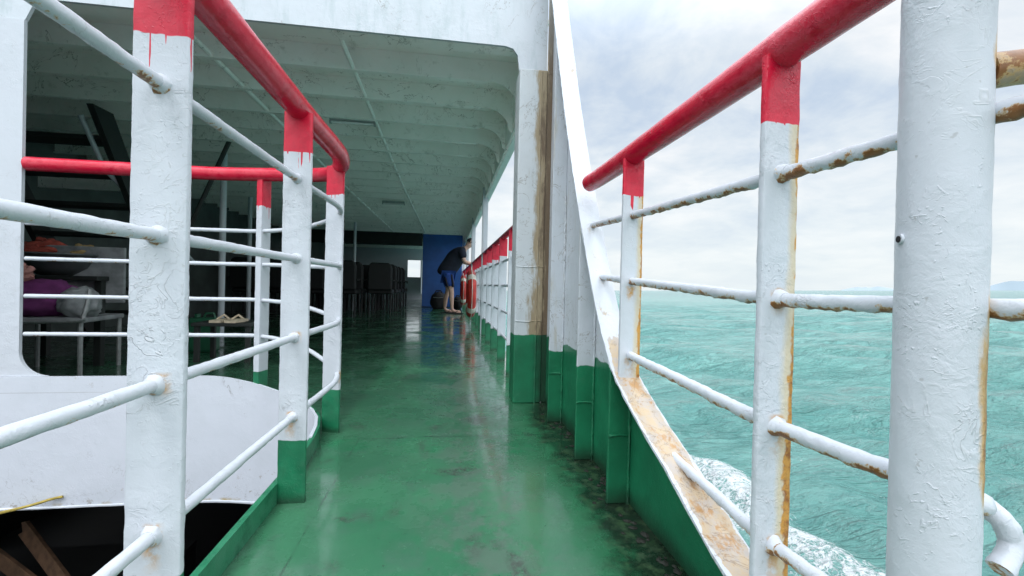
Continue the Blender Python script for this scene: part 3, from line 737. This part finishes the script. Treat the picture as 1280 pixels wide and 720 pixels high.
def person():
    t = thing('person', 'man in dark shirt and blue striped shorts leaning over the side railing', 'person', (.08, 9.15, 0))
    # local: faces +x (outboard); y = left/right
    V = []; E = []; Rd = []
    def v(p, r, par=None):
        V.append(p); Rd.append(r); i = len(V)-1
        if par is not None: E.append((par, i))
        return i
    pel = v((-.10, 0, .86), (.11, .13))
    sp1 = v((-.02, 0, 1.00), (.12, .14), pel); sp2 = v((.09, 0, 1.16), (.13, .16), sp1); che = v((.17, 0, 1.27), (.10, .14), sp2)
    nk = v((.25, 0, 1.345), .055, che); nk2 = v((.29, 0, 1.375), .052, nk)
    hd1 = v((.325, 0, 1.425), .080, nk2); hd2 = v((.37, 0, 1.475), .086, hd1)
    for s, fx in ((-1, .02), (1, -.13)):
        hp = v((-.09, s*.085, .80), .088, pel); kn = v((-.02+fx*.4, s*.10, .47), .056, hp); cf = v((-.02+fx*.75, s*.10, .34), .052, kn)
        an = v((fx-.01, s*.10, .085), .034, cf); hl = v((fx+.05, s*.105, .045), .034, an); to = v((fx+.17, s*.115, .035), (.040, .022), hl)
        sh = v((.17, s*.17, 1.28), .060, che); el = v((.24, s*.22, 1.06), .042, sh); wr = v((.39, s*.10, 1.035), .029, el)
        pa = v((.44, s*.05, 1.035), (.030, .018), wr)
        for j in range(4):
            a = v((.470, s*(.05-.0) + (j-1.5)*.019, 1.03), .009, pa); b = v((.492-.004*abs(j-1.4), s*.05 + (j-1.5)*.020, 1.01), .008, a)
            v((.494, s*.05 + (j-1.5)*.020, .985), .007, b)
        th = v((.44, s*.05 - s*.04, 1.03), .010, pa); v((.462, s*.05 - s*.055, 1.015), .008, th)
    body = skin_mesh('body', V, E, Rd, M['skin'], t)
    # face details
    m = MB(); fc = Vector((.37, 0, 1.475)); fd = Vector((.80, 0, -.60)); fu = Vector((.60, 0, .80))
    nose = fc + fd*.088
    m.tube([nose + fu*.025, nose + fd*.012 - fu*.008, nose - fu*.016], .011, 8); m.build('nose', M['skin'], t, smooth=True)
    for s in (-1, 1):
        e = fc + fd*.077 + Vector((0, s*.032, 0)) + fu*.022
        m = MB(); m.tube([e - fd*.006, e + fd*.004], .009, 8); m.build('eye', M['hair'], t, smooth=True)
        r_ = fc + Vector((0, s*.086, 0)) - fd*.005
        m = MB(); m.tube([r_ + fu*.03, r_ + fu*.01 - fd*.012 + Vector((0, s*.012, 0)), r_ - fu*.022], .011, 8); m.build('ear', M['skin'], t, smooth=True)
    mo = fc + fd*.080 - fu*.042
    m = MB(); m.tube([mo + Vector((0,-.022,0)), mo + fd*.003, mo + Vector((0,.022,0))], .005, 6); m.build('mouth', M['redcloth'], t, smooth=True)
    # hair cap
    bm = bmesh.new(); bmesh.ops.create_uvsphere(bm, u_segments=20, v_segments=14, radius=.098)
    for q in list(bm.verts):
        if q.co.dot(fd) > .035 and q.co.dot(fu) < .055 or q.co.dot(fu) < -.045: bm.verts.remove(q)
    for q in bm.verts: q.co = q.co*(1+.05*noise.noise(q.co*40)) + fc
    me = bpy.data.meshes.new('hair'); bm.to_mesh(me); bm.free(); me.materials.append(M['hair'])
    h = bpy.data.objects.new('hair', me); COL.objects.link(h); h.parent = t
    # shirt, hanging loose at the back
    V2 = []; E2 = []; R2 = []
    def w(p, r, par=None):
        V2.append(p); R2.append(r); i = len(V2)-1
        if par is not None: E2.append((par, i))
        return i
    a0_ = w((-.150, 0, .75), (.195, .205)); a = w((-.125, 0, .86), (.19, .205), a0_); b = w((-.04, 0, .98), (.185, .20), a); c = w((.08, 0, 1.17), (.18, .21), b); d = w((.17, 0, 1.28), (.14, .18), c); w((.23, 0, 1.335), (.07, .08), d)
    for s in (-1, 1):
        e = w((.17, s*.175, 1.285), .095, d); w((.225, s*.215, 1.12), .078, e)
    skin_mesh('shirt', V2, E2, R2, M['shirt'], t)
    V2.clear(); E2.clear(); R2.clear()
    a = w((-.10, 0, .85), (.145, .165))
    for s, fx in ((-1, .02), (1, -.13)):
        b = w((-.085, s*.092, .77), .118, a); w((-.035+fx*.3, s*.10, .54), .106, b)
    skin_mesh('shorts', V2, E2, R2, [M['shorts']][0], t)
    for s, fx in ((-1, .02), (1, -.13)):
        for off in (-.060, .062):
            m = MB(); m.tube([(-.085+off*1.05, s*.16, .80), (-.06+fx*.15+off, s*.174, .67), (-.035+fx*.3+off*.9, s*.170, .545)], .026, 10); m.build('shorts_panel', M['stripe'], t, smooth=True)
        m = MB(); m.prism([(fx-.075, s*.105-.04), (fx+.06, s*.11-.045), (fx+.19, s*.115-.04), (fx+.215, s*.115), (fx+.19, s*.115+.045), (fx+.06, s*.11+.045), (fx-.075, s*.105+.04)], 'z', .0, .022); m.build('flip_flop', M['sandal'], t, bevel=.004)
        m = MB(); m.tube([(fx+.05, s*.105-.04, .022), (fx+.10, s*.11-.02, .062), (fx+.15, s*.113, .022)], .007, 6); m.tube([(fx+.05, s*.105+.04, .022), (fx+.10, s*.11+.02, .062), (fx+.15, s*.113, .022)], .007, 6); m.build('flip_flop_strap', M['sandal'], t, smooth=True)
    return t
person()

# bags on the deck by the blue wall
def lump_mesh(rx, ry, rz, seed, amp=.12, sc=3, flat=True):
    bm = bmesh.new(); bmesh.ops.create_icosphere(bm, subdivisions=4, radius=1)
    for v in bm.verts:
        q = v.co.copy(); g = 1 + amp*noise.noise(q*sc*.6 + Vector((seed, 0, 0))) + amp*.55*noise.noise(q*sc*1.7 + Vector((0, seed, 0)))
        p = Vector((q.x*rx, q.y*ry, q.z*rz))*g
        if flat: p.z = max(p.z, -rz*.82) + rz*.82
        v.co = p
    return bm
def lump(name, bm, mat, parent=None, loc=(0,0,0)):
    me = bpy.data.meshes.new(name); bm.to_mesh(me); bm.free(); me.materials.append(mat)
    for p in me.polygons: p.use_smooth = True
    o = bpy.data.objects.new(name, me); COL.objects.link(o); o.location = loc
    if parent: o.parent = parent
    return o
def bag(loc, label, rx, rz_, seed):
    t = thing('duffel_bag', label, 'bag', loc)
    lump('bag_body', lump_mesh(rx, .16, rz_, seed, .10), M['bag'], t)
    m = MB(); m.tube([(-rx*.5, -.02, rz_*1.55), (-rx*.25, -.02, rz_*1.95), (rx*.25, -.02, rz_*1.95), (rx*.5, -.02, rz_*1.55)], .014, 8); m.build('handle', M['bag'], t, smooth=True)
    m = MB(); m.tube([(-rx*.6, -.13, rz_*1.25), (0, -.165, rz_*1.2), (rx*.6, -.13, rz_*1.25)], .006, 6); m.build('zip', M['steel'], t, smooth=True)
bag((-.22, 10.6, 0), 'black duffel bag on deck behind the man beside blue wall', .20, .23, 3)
bag((.24, 10.75, 0), 'black bag on deck under the railing past the man', .12, .17, 9)

# ------------------------------------------------------------------ passenger seats
def seat():
    t = thing('passenger_seat', 'black vinyl passenger seat in the dark rows left of the aisle', 'seat', (0,0,0), group='black passenger seats in rows')
    m = MB(); m.prism([(-.225, .46), (.225, .46), (.225, .88), (.20, .955), (.15, .985), (-.15, .985), (-.20, .955), (-.225, .88)], 'y', -.06, .05)
    o = m.build('backrest', M['black'], t, bevel=.025)
    m = MB(); m.box((-.225, .055, .38), (.225, .50, .47)); m.build('cushion', M['black'], t, bevel=.025)
    for s in (-1, 1):
        for y0, y1 in ((.02, .05), (.45, .42)):
            m = MB(); m.tube([(s*.20, y0, 0), (s*.20, y1, .375)], .016, 8); m.build('leg', M['black'], t, smooth=True)
        m = MB(); m.tube([(s*.238, -.02, .64), (s*.238, .30, .65), (s*.238, .34, .60)], .014, 8); m.build('armrest', M['black'], t, smooth=True)
    return t
s0 = seat(); first = True
for j in range(6):
    for i in range(5):
        x = -1.30 - i*.54 + random.uniform(-.015, .015); yy = 8.15 + j*.62
        if abs(x+1.95) < .3 and abs(yy-9.4) < .3 or (i == 0 and j == 0): continue
        if first: s0.location = (x, yy, 0); first = False
        else: dup(s0, (x, yy, 0), R(random.uniform(-2, 2)))

# ------------------------------------------------------------------ things behind the portal at left
# ladder stair climbing toward the cabin front
st = thing('ladder_stair', 'steep dark steel ladder stair rising behind the cabin front at left', 'stair')
xs = (-2.66, -3.5)
for x in xs:
    mb = MB(); mb.prism([(4.85, 0.0005), (5.02, 0.0005), (3.86, ZC-.12), (3.66, ZC-.12)], 'x', x, x+.045); mb.build('stringer', M['dark'], st)
for i in range(7):
    z = .24 + i*.235; yy = 4.93 - (z/1.87)*1.17
    mb = MB(); mb.box((xs[1]+.046, yy-.10, z), (xs[0]-.001, yy+.12, z+.03)); mb.build('tread', M['dark'], st)
for x in (-2.60,):
    mb = MB(); mb.tube([(x, 5.0, .75), (x-.10, 3.9, 1.45), (x-.14, 3.72, 1.80)], .018, 10); mb.build('hand_pipe', M['white'], st, smooth=True)
# pale frames behind the stair
pf = thing('cabin_post', 'pale steel post with angled brace standing behind the ladder stair', 'post', (-2.62, 4.35, 0))
mb = MB(); mb.box((-.03, -.03, 0), (.04, .03, ZC-.102)); mb.build('post_shaft', M['ceiling'], pf, bevel=.004)
mb = MB(); mb.tube([(.035, 0, .75), (.30, .0, 1.05), (.62, 0, ZC-.13)], .02, 8); mb.build('brace', M['dark'], pf, smooth=True)
mb = MB(); mb.box((-.9, .0, 1.36), (-.031, .02, 1.52)); mb.build('cross_panel', M['ceiling'], pf)

# chair with a purple bundle, table with a basin of cloth
ch = thing('metal_chair', 'grey metal framed chair behind the cabin front with purple bundle', 'chair', (-2.40, 3.12, 0), R(8))
mb = MB(); mb.box((-.24, -.22, .32), (.24, .22, .35)); mb.build('seat', M['greycloth'], ch, bevel=.008)
for sx in (-1, 1):
    for sy in (-1, 1):
        mb = MB(); mb.tube([(sx*.22, sy*.20, 0), (sx*.22, sy*.20, .32)], .013, 8); mb.build('leg', M['steel'], ch, smooth=True)
mb = MB(); mb.tube(make_path([(-.23, -.23, .33), (.20, -.235, .335), (.25, -.23, .37), (.262, -.2, .52)], 6), .012, 8); mb.build('frame_tube', M['steel'], ch, smooth=True)
mb = MB(); mb.box((-.24, .215, .42), (.24, .235, .80)); mb.build('backrest', M['greycloth'], ch, bevel=.008)
o = lump('cloth_bundle', lump_mesh(.21, .17, .125, 5, .22, 2.4), M['purple'], None, (-2.50, 3.10, .347)); tag(o, 'round purple cloth bundle sitting on the grey metal chair', 'bundle')
o = lump('cloth_bundle', lump_mesh(.10, .10, .10, 8, .25, 3), M['greycloth'], None, (-2.22, 3.04, .347)); tag(o, 'small grey crumpled bag beside the purple bundle', 'bag')
tb = thing('small_table', 'low dark table carrying the basin of coloured cloth', 'table', (-2.62, 3.55, 0))
mb = MB(); mb.box((-.40, -.30, .57), (.34, .26, .60)); mb.build('tabletop', M['dark'], tb, bevel=.004)
for sx in (-.37, .31):
    for sy in (-.23, .23):
        mb = MB(); mb.box((sx-.02, sy-.02, 0), (sx+.02, sy+.02, .569)); mb.build('leg', M['dark'], tb)
ba = thing('tin_basin', 'wide tin basin heaped with red and tan cloth', 'basin', (-2.58, 3.42, .601))
mb = MB(); prof2 = [(.02, 0), (.14, .0), (.20, .05), (.245, .13), (.255, .135), (.25, .145), (.235, .14), (.19, .06), (.13, .015), (.02, .012)]
n = 28; vs = [(r*math.cos(2*math.pi*k/n), r*math.sin(2*math.pi*k/n), z) for r, z in prof2 for k in range(n)]
mb.add(vs, [(i*n+k, i*n+(k+1) % n, (i+1)*n+(k+1) % n, (i+1)*n+k) for i in range(len(prof2)-1) for k in range(n)] + [tuple(range(n-1,-1,-1)), tuple((len(prof2)-1)*n+k for k in range(n))])
mb.build('basin_bowl', M['basin'], ba, smooth=True)
def folds(name, mat, loc, k, rad, h, seed, label):
    random.seed(seed); m = MB()
    lumpb = lump_mesh(rad*.9, rad*.8, h*.5, seed, .25, 3); vs = [v.co.copy() for v in lumpb.verts]; fs = [tuple(v.index for v in f.verts) for f in lumpb.faces]; lumpb.free(); m.add(vs, fs)
    for i in range(k):
        a0 = random.uniform(0, 6.28); rr_ = random.uniform(.2, .9)*rad; pts = []
        for j in range(7):
            a = a0 + j*.28; z = h*(.95 - .55*(rr_/rad)**2) + .012*math.sin(j*1.3+i)
            pts.append((rr_*math.cos(a), rr_*.8*math.sin(a), z))
        m.tube(pts, random.uniform(.014, .024), 8, lump=.3, scale=25)
    o = m.build(name, mat, None, smooth=True, loc=loc); tag(o, label, 'cloth'); return o
folds('crumpled_cloth', M['redcloth'], (-2.68, 3.38, .66), 14, .15, .18, 3, 'crumpled red cloth on the left of the tin basin')
folds('crumpled_cloth', M['tancloth'], (-2.47, 3.41, .67), 14, .12, .13, 4, 'crumpled tan and olive cloth on the right of the tin basin')
folds('folded_cloth', M['pinkcloth'], (-2.58, 3.02, .55), 8, .12, .12, 6, 'pink striped cloth lying over the purple bundle')
random.seed(11)
cn = thing('jerry_can', 'small green plastic can on the deck right of the chair', 'can', (-1.98, 3.95, 0))
mb = MB(); mb.box((-.10, -.06, 0), (.10, .06, .28)); mb.build('can_body', M['greencan'], cn, bevel=.02)
mb = MB(); mb.tube([(-.05, 0, .282), (-.05, 0, .31)], .022, 10); mb.build('cap', M['greencan'], cn, smooth=True)
mb = MB(); mb.tube([(.0, 0, .275), (.01, 0, .315), (.07, 0, .315), (.085, 0, .275)], .010, 8); mb.build('handle', M['greencan'], cn, smooth=True)
sd = thing('sandals_stool', 'low dark stool in the shade holding a pair of tan sandals', 'stool', (-1.60, 3.55, 0))
mb = MB(); mb.box((-.20, -.14, .26), (.20, .14, .285)); mb.build('seat', M['dark'], sd, bevel=.004)
for sx in (-.17, .17):
    for sy in (-.11, .11):
        mb = MB(); mb.box((sx-.015, sy-.015, 0), (sx+.015, sy+.015, .259)); mb.build('leg', M['dark'], sd)
for k, dx in enumerate((-.045, .055)):
    mb = MB(); mb.prism([(dx-.04, -.10), (dx+.035, -.10), (dx+.045, .0), (dx+.04, .10), (dx, .125), (dx-.04, .10), (dx-.045, 0)], 'z', 0, .018)
    mb.tube([(dx-.042, .02, .018), (dx, .03, .05), (dx+.042, .02, .018)], .008, 6)
    o = mb.build('sandal', M['tansole'], None, loc=(-1.60, 3.52, .2855)); tag(o, ('left' if k == 0 else 'right') + ' one of a pair of tan sandals on the low dark stool', 'sandal')

# ------------------------------------------------------------------ down in the well: broken timber and a yellow rope
random.seed(5)
pl = [((40, 668), (95, 722), .05), ((-10, 690), (60, 735), .06), ((-30, 702), (90, 700), .05)]
names = ['long splintered brown plank leaning across the timber in the well', 'short broken brown board lying lower in the well', 'brown board lying flat at the bottom of the well']
for k, ((a, b), lab) in enumerate(zip([((30, 660), (85, 735)), ((-40, 668), (40, 730)), ((20, 712), (120, 742))], names)):
    pa = pix(*a, y=3.0 + .1*k); pb = pix(*b, y=2.7 + .1*k)
    d = (pb - pa); L = d.length; zax = d.normalized(); xax = Vector((0, 1, 0)).cross(zax).normalized(); yax = zax.cross(xax)
    m4 = Matrix((xax, yax, zax)).transposed().to_4x4()
    mb = MB(); mb.prism([(-.045, 0), (-.02, -.03), (.01, .02), (.045, -.01), (.04, L), (.015, L+.03), (-.01, L-.02), (-.045, L+.02)], 'y', -.010, .010)
    o = mb.build('broken_plank', M['wood'], None, bevel=.002); o.matrix_world = Matrix.Translation(pa) @ m4; tag(o, lab, 'plank', 'broken timber in the well')
# a low dark pallet the timber rests on
pt = thing('timber_cradle', 'dark cradle under the broken timber down in the well', 'cradle', (-2.35, 2.85, -2.0))
mb = MB(); mb.box((-.8, -.35, .0), (.7, .4, .80)); mb.build('cradle_body', M['lower'], pt, bevel=.01)
mb = MB(); mb.box((-.8, -.36, .802), (.7, .40, .83)); mb.build('cradle_top', M['lower'], pt)
a = pix(-60, 655, y=2.18); b = pix(30, 634, y=2.20); c = pix(64, 624, y=2.222)
mb = MB(); mb.tube(make_path([a, b, c, (c.x+.04, 2.228, c.z+.006)], 6), .006, 8, lump=.2, scale=120); tag(mb.build('rope', M['rope'], None, smooth=True), 'thin yellow rope hanging from the apron edge over the well', 'rope')

# ------------------------------------------------------------------ sea and islands (the ship heels a little, so sea level is tilted in the ship's frame)
aH = math.atan(3 / F)
UP = (MC @ Vector((0, math.cos(aH), -math.sin(aH)))).normalized()
rot = Vector((0, 0, 1)).rotation_difference(UP).to_matrix().to_4x4()
ZS = -3.5
NA, NR = 900, 460
ang = np.linspace(0, 2*np.pi, NA, endpoint=False); rad = 1.2*(40000/1.2)**(np.linspace(0, 1, NR)**1.15)
A, RR = np.meshgrid(ang, rad); X = RR*np.cos(A); Y = RR*np.sin(A); Z = np.zeros_like(X)
dr = np.gradient(rad)[:, None]
rng = np.random.default_rng(3)
for i in range(46):
    lam = 0.7*(16/0.7)**rng.random(); th = R(230) + rng.normal(0, .5); k = 2*np.pi/lam; amp = .0105*lam**.92
    fade = np.clip((lam/np.maximum(dr, RR*2*np.pi/NA) - 2.5)/3, 0, 1)
    ph = k*(X*math.cos(th) + Y*math.sin(th)) + rng.random()*6.28
    sn = np.sin(ph); Z += amp*fade*(sn + .35*np.cos(2*ph))
def vnoise(x, y, s, o=0):
    r_ = np.zeros_like(x)
    for i in range(7):
        th = rng.random()*6.28; r_ += np.sin(s*(x*np.cos(th) + y*np.sin(th))*(.6+.2*i) + rng.random()*6.28)
    return r_/3.5
edge = np.interp(Y, [-6, 5.4, 6.7, 7.3, 8.5, 9.4, 10.0, 10.6, 11.2, 12.0], [7.4, 6.85, 6.55, 6.45, 6.75, 7.0, 6.75, 6.2, 5.2, 3.4]) + .12*vnoise(X, Y, 1.6)
dE = edge - X                      # >0 = inside the wake
inside = np.clip(dE/.25, 0, 1)
crest = np.exp(-((dE-.45)/.42)**2)
body = np.clip(1 - dE/3.2, 0, 1)*inside
foam = np.clip(1.0*crest + .62*body*np.clip((Y-5.0)/2.4, .55, 1.6), 0, 1.1)*np.clip((Y+6)/4, 0, 1)*np.clip((12.6-Y)/1.5, 0, 1)*(X > .6)
Z += .16*crest*np.clip((Y+6)/4, 0, 1)*np.clip((12.6-Y)/1.5, 0, 1)*(X > .6)*(1+.5*vnoise(X, Y, 3))
caps = np.clip((Z - .30)*4, 0, 1)
me = bpy.data.meshes.new('sea')
vs = np.stack([X.ravel(), Y.ravel(), Z.ravel()], 1)
idx = np.arange(NA*NR).reshape(NR, NA); a0 = idx[:-1]; b0 = idx[1:]
q = np.stack([a0, np.roll(a0, -1, 1), np.roll(b0, -1, 1), b0], -1).reshape(-1, 4)[:, ::-1]
me.vertices.add(len(vs)); me.vertices.foreach_set('co', vs.astype(np.float32).ravel())
me.loops.add(q.size); me.loops.foreach_set('vertex_index', q.astype(np.int32).ravel())
me.polygons.add(len(q)); me.polygons.foreach_set('loop_start', (np.arange(len(q))*4).astype(np.int32)); me.polygons.foreach_set('loop_total', np.full(len(q), 4, np.int32))
me.update(); me.validate()
me.polygons.foreach_set('use_smooth', np.ones(len(q), bool))
at = me.attributes.new('foam', 'FLOAT', 'POINT'); at.data.foreach_set('value', foam.astype(np.float32).ravel())
sea = bpy.data.objects.new('sea', me); COL.objects.link(sea); sea.matrix_world = Matrix.Translation((0, 0, ZS)) @ rot
def mat_sea():
    n = NT('sea_water')
    mp = n.n.new('ShaderNodeMapping'); mp.inputs['Rotation'].default_value = (0, 0, R(40)); mp.inputs['Scale'].default_value = (.30, 1, 1); n.l.new(n.P, mp.inputs[0]); W = mp.outputs[0]
    f = n.attr('foam')
    def lace(sc, wd, off): return n.ramp(n.math('ABSOLUTE', n.math('SUBTRACT', n.noise(sc, 4, .6, dist=1.6, off=off), .5)), 0, wd, 1, 0)
    tex = n.math('ADD', n.math('MULTIPLY', n.noise(1.3, 6, .68, dist=1.2), .55), n.math('ADD', n.math('MULTIPLY', lace(2.2, .10, (1, 2, 0)), .22), n.math('MULTIPLY', lace(6.5, .12, (5, 1, 0)), .22)))
    fm = n.ramp(n.math('ADD', n.math('MULTIPLY', f, .74), n.math('MULTIPLY', n.math('SUBTRACT', tex, .48), 1.9)), .34, 1.0)
    wc = n.math('MULTIPLY', n.ramp(n.noise(.55, 7, .66, vec=W, off=(4, 9, 0)), .735, .76), .45)
    c = n.mix(n.ramp(n.noise(.05, 3, .5), .3, .7), (.135, .350, .315), (.112, .312, .285))
    c = n.mix(n.ramp(n.noise(.55, 6, .6, vec=W), .38, .66), c, (.185, .410, .370))  # pale wave highlights painted into the water colour
    c = n.mix(n.ramp(n.noise(2.6, 6, .72, vec=W, off=(1, 4, 0)), .47, .66, 0, .60), c, (.080, .235, .222))
    def crest(sc, wd, off): return n.ramp(n.math('ABSOLUTE', n.math('SUBTRACT', n.noise(sc, 5, .62, vec=W, dist=.35, off=off), .5)), 0, wd, 1, 0)
    cr1 = crest(.62, .055, (3, 3, 0)); cr2 = crest(1.9, .06, (8, 1, 0))
    c = n.mix(n.math('MULTIPLY', cr1, .20), c, (.075, .225, .212)); c = n.mix(n.math('MULTIPLY', cr2, .32), c, (.21, .43, .395))  # dark trough lines and pale highlight lines, also put into the colour
    dist = n.n.new('ShaderNodeVectorMath'); dist.operation = 'LENGTH'; n.l.new(n.P, dist.inputs[0])
    c = n.mix(n.ramp(dist.outputs['Value'], 25, 500, 0, .75), c, (.065, .190, .190))
    c = n.mix(n.math('MULTIPLY', n.ramp(f, .10, .7), .7), c, (.25, .50, .46))
    c = n.mix(n.math('MAXIMUM', fm, wc), c, (.86, .89, .90))
    h = n.math('ADD', n.math('MULTIPLY', n.noise(3.0, 8, .72, vec=W), 1.0), n.math('MULTIPLY', n.noise(.55, 4, .55, vec=W), 2.2))
    h = n.math('ADD', h, n.math('ADD', n.math('MULTIPLY', cr1, .5), n.math('MULTIPLY', cr2, .22)))
    h = n.math('ADD', h, n.math('MULTIPLY', fm, .12))
    return n.done(c, n.ramp(fm, 0, 1, .14, .85), n.bump(h, 1.0, .32), spec=.32)
me.materials.append(mat_sea()); tag(sea, kind='structure')

# hazy islands on the horizon
def island(px0, px1, hpx, D, seed):
    a = []; m = MB(); N = 60; vs = []
    for i in range(N+1):
        t = i/N; px = px0 + (px1-px0)*t
        d = MC @ Vector(((px-640)/F, 0, -1)); d.z = 0; d.normalize()
        base = Vector((d.x*D, d.y*D, 0))
        e = math.sin(math.pi*t)**.7; hh = hpx/F*D*e*(.75 + .45*noise.noise(Vector((t*3.1, seed, 0))) + .12*noise.noise(Vector((t*13, seed, 0))))
        vs += [base - d*D*.01, base + Vector((0,0,max(0,hh))), base + d*D*.02]
    m.add(vs, [f for i in range(N) for f in ((i*3, i*3+3, i*3+4, i*3+1), (i*3+1, i*3+4, i*3+5, i*3+2))])
    o = m.build('hills', M['hill'], None, smooth=True); o.matrix_world = Matrix.Translation((0, 0, ZS)) @ rot; tag(o, kind='structure')
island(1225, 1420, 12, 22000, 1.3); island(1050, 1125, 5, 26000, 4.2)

# ------------------------------------------------------------------ light
SUN_EL, SUN_AZ = 58, 205       # azimuth measured from +Y clockwise: behind the camera, a little to the left
w = bpy.data.worlds.new('World'); S.world = w; w.use_nodes = True; t = w.node_tree; t.nodes.clear()
N_ = t.nodes.new; L_ = t.links.new
sky = N_('ShaderNodeTexSky'); sky.sky_type = 'NISHITA'; sky.sun_disc = False; sky.sun_elevation = R(SUN_EL); sky.sun_rotation = R(SUN_AZ); sky.air_density = 1.2; sky.dust_density = 2
bg1 = N_('ShaderNodeBackground'); bg1.inputs[1].default_value = .10; L_(sky.outputs[0], bg1.inputs[0])
tc = N_('ShaderNodeTexCoord'); sx = N_('ShaderNodeSeparateXYZ'); L_(tc.outputs['Generated'], sx.inputs[0])
def wm(op, a, b=0.0):
    n = N_('ShaderNodeMath'); n.operation = op
    for i, v in enumerate((a, b)):
        if isinstance(v, (int, float)): n.inputs[i].default_value = v
        else: L_(v, n.inputs[i])
    return n.outputs[0]
zc = wm('MAXIMUM', sx.outputs[2], 0.0); den = wm('ADD', zc, .22)
cx = N_('ShaderNodeCombineXYZ'); L_(wm('DIVIDE', sx.outputs[0], den), cx.inputs[0]); L_(wm('DIVIDE', sx.outputs[1], den), cx.inputs[1])
def wn(scale, det, rough, off):
    n = N_('ShaderNodeTexNoise'); n.inputs['Scale'].default_value = scale; n.inputs['Detail'].default_value = det; n.inputs['Roughness'].default_value = rough; n.inputs['Distortion'].default_value = .4
    a = N_('ShaderNodeVectorMath'); a.operation = 'ADD'; L_(cx.outputs[0], a.inputs[0]); a.inputs[1].default_value = off; L_(a.outputs[0], n.inputs['Vector']); return n.outputs['Fac']
cl = wm('ADD', wm('MULTIPLY', wn(1.5, 7, .55, (3.2, 1.1, 0)), .7), wm('MULTIPLY', wn(4.0, 6, .6, (7, 2, 0)), .3))
rp_ = N_('ShaderNodeValToRGB'); L_(cl, rp_.inputs[0]); e = rp_.color_ramp.elements
e[0].position = .38; e[0].color = (.64, .76, .92, 1); e[1].position = .60; e[1].color = (1.08, 1.10, 1.12, 1)
k = rp_.color_ramp.elements.new(.47); k.color = (.82, .91, 1.0, 1)
mx = N_('ShaderNodeMix'); mx.data_type = 'RGBA'; hz = N_('ShaderNodeMapRange'); L_(zc, hz.inputs[0]); hz.inputs[1].default_value = 0; hz.inputs[2].default_value = .30; hz.inputs[3].default_value = .85; hz.inputs[4].default_value = 0
L_(hz.outputs[0], mx.inputs[0]); L_(rp_.outputs[0], mx.inputs[6]); mx.inputs[7].default_value = (.98, 1.06, 1.08, 1)
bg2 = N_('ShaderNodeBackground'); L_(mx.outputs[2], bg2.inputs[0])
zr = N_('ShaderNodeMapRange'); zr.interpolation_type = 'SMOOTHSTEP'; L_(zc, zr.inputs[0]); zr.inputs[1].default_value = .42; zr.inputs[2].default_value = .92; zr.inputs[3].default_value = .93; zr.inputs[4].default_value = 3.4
yr = N_('ShaderNodeMapRange'); yr.interpolation_type = 'SMOOTHSTEP'; L_(sx.outputs[1], yr.inputs[0]); yr.inputs[1].default_value = -.15; yr.inputs[2].default_value = -.85; yr.inputs[3].default_value = 1.0; yr.inputs[4].default_value = 2.0  # unseen sky behind the camera, brightened to light the cabin ceiling
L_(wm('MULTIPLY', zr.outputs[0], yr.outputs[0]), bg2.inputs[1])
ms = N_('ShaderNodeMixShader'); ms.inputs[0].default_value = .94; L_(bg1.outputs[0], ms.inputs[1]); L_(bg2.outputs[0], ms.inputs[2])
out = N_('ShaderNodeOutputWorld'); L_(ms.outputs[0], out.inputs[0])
sd_ = bpy.data.lights.new('sun', 'SUN'); sd_.energy = .6; sd_.angle = R(22); sd_.color = (1, .96, .90)
so = bpy.data.objects.new('sun', sd_); COL.objects.link(so)
az, el = R(SUN_AZ), R(SUN_EL); dv = Vector((math.sin(az)*math.cos(el), math.cos(az)*math.cos(el), math.sin(el)))
so.rotation_euler = (-dv).to_track_quat('-Z', 'Y').to_euler()
S.cycles.max_bounces = 16; S.cycles.diffuse_bounces = 12
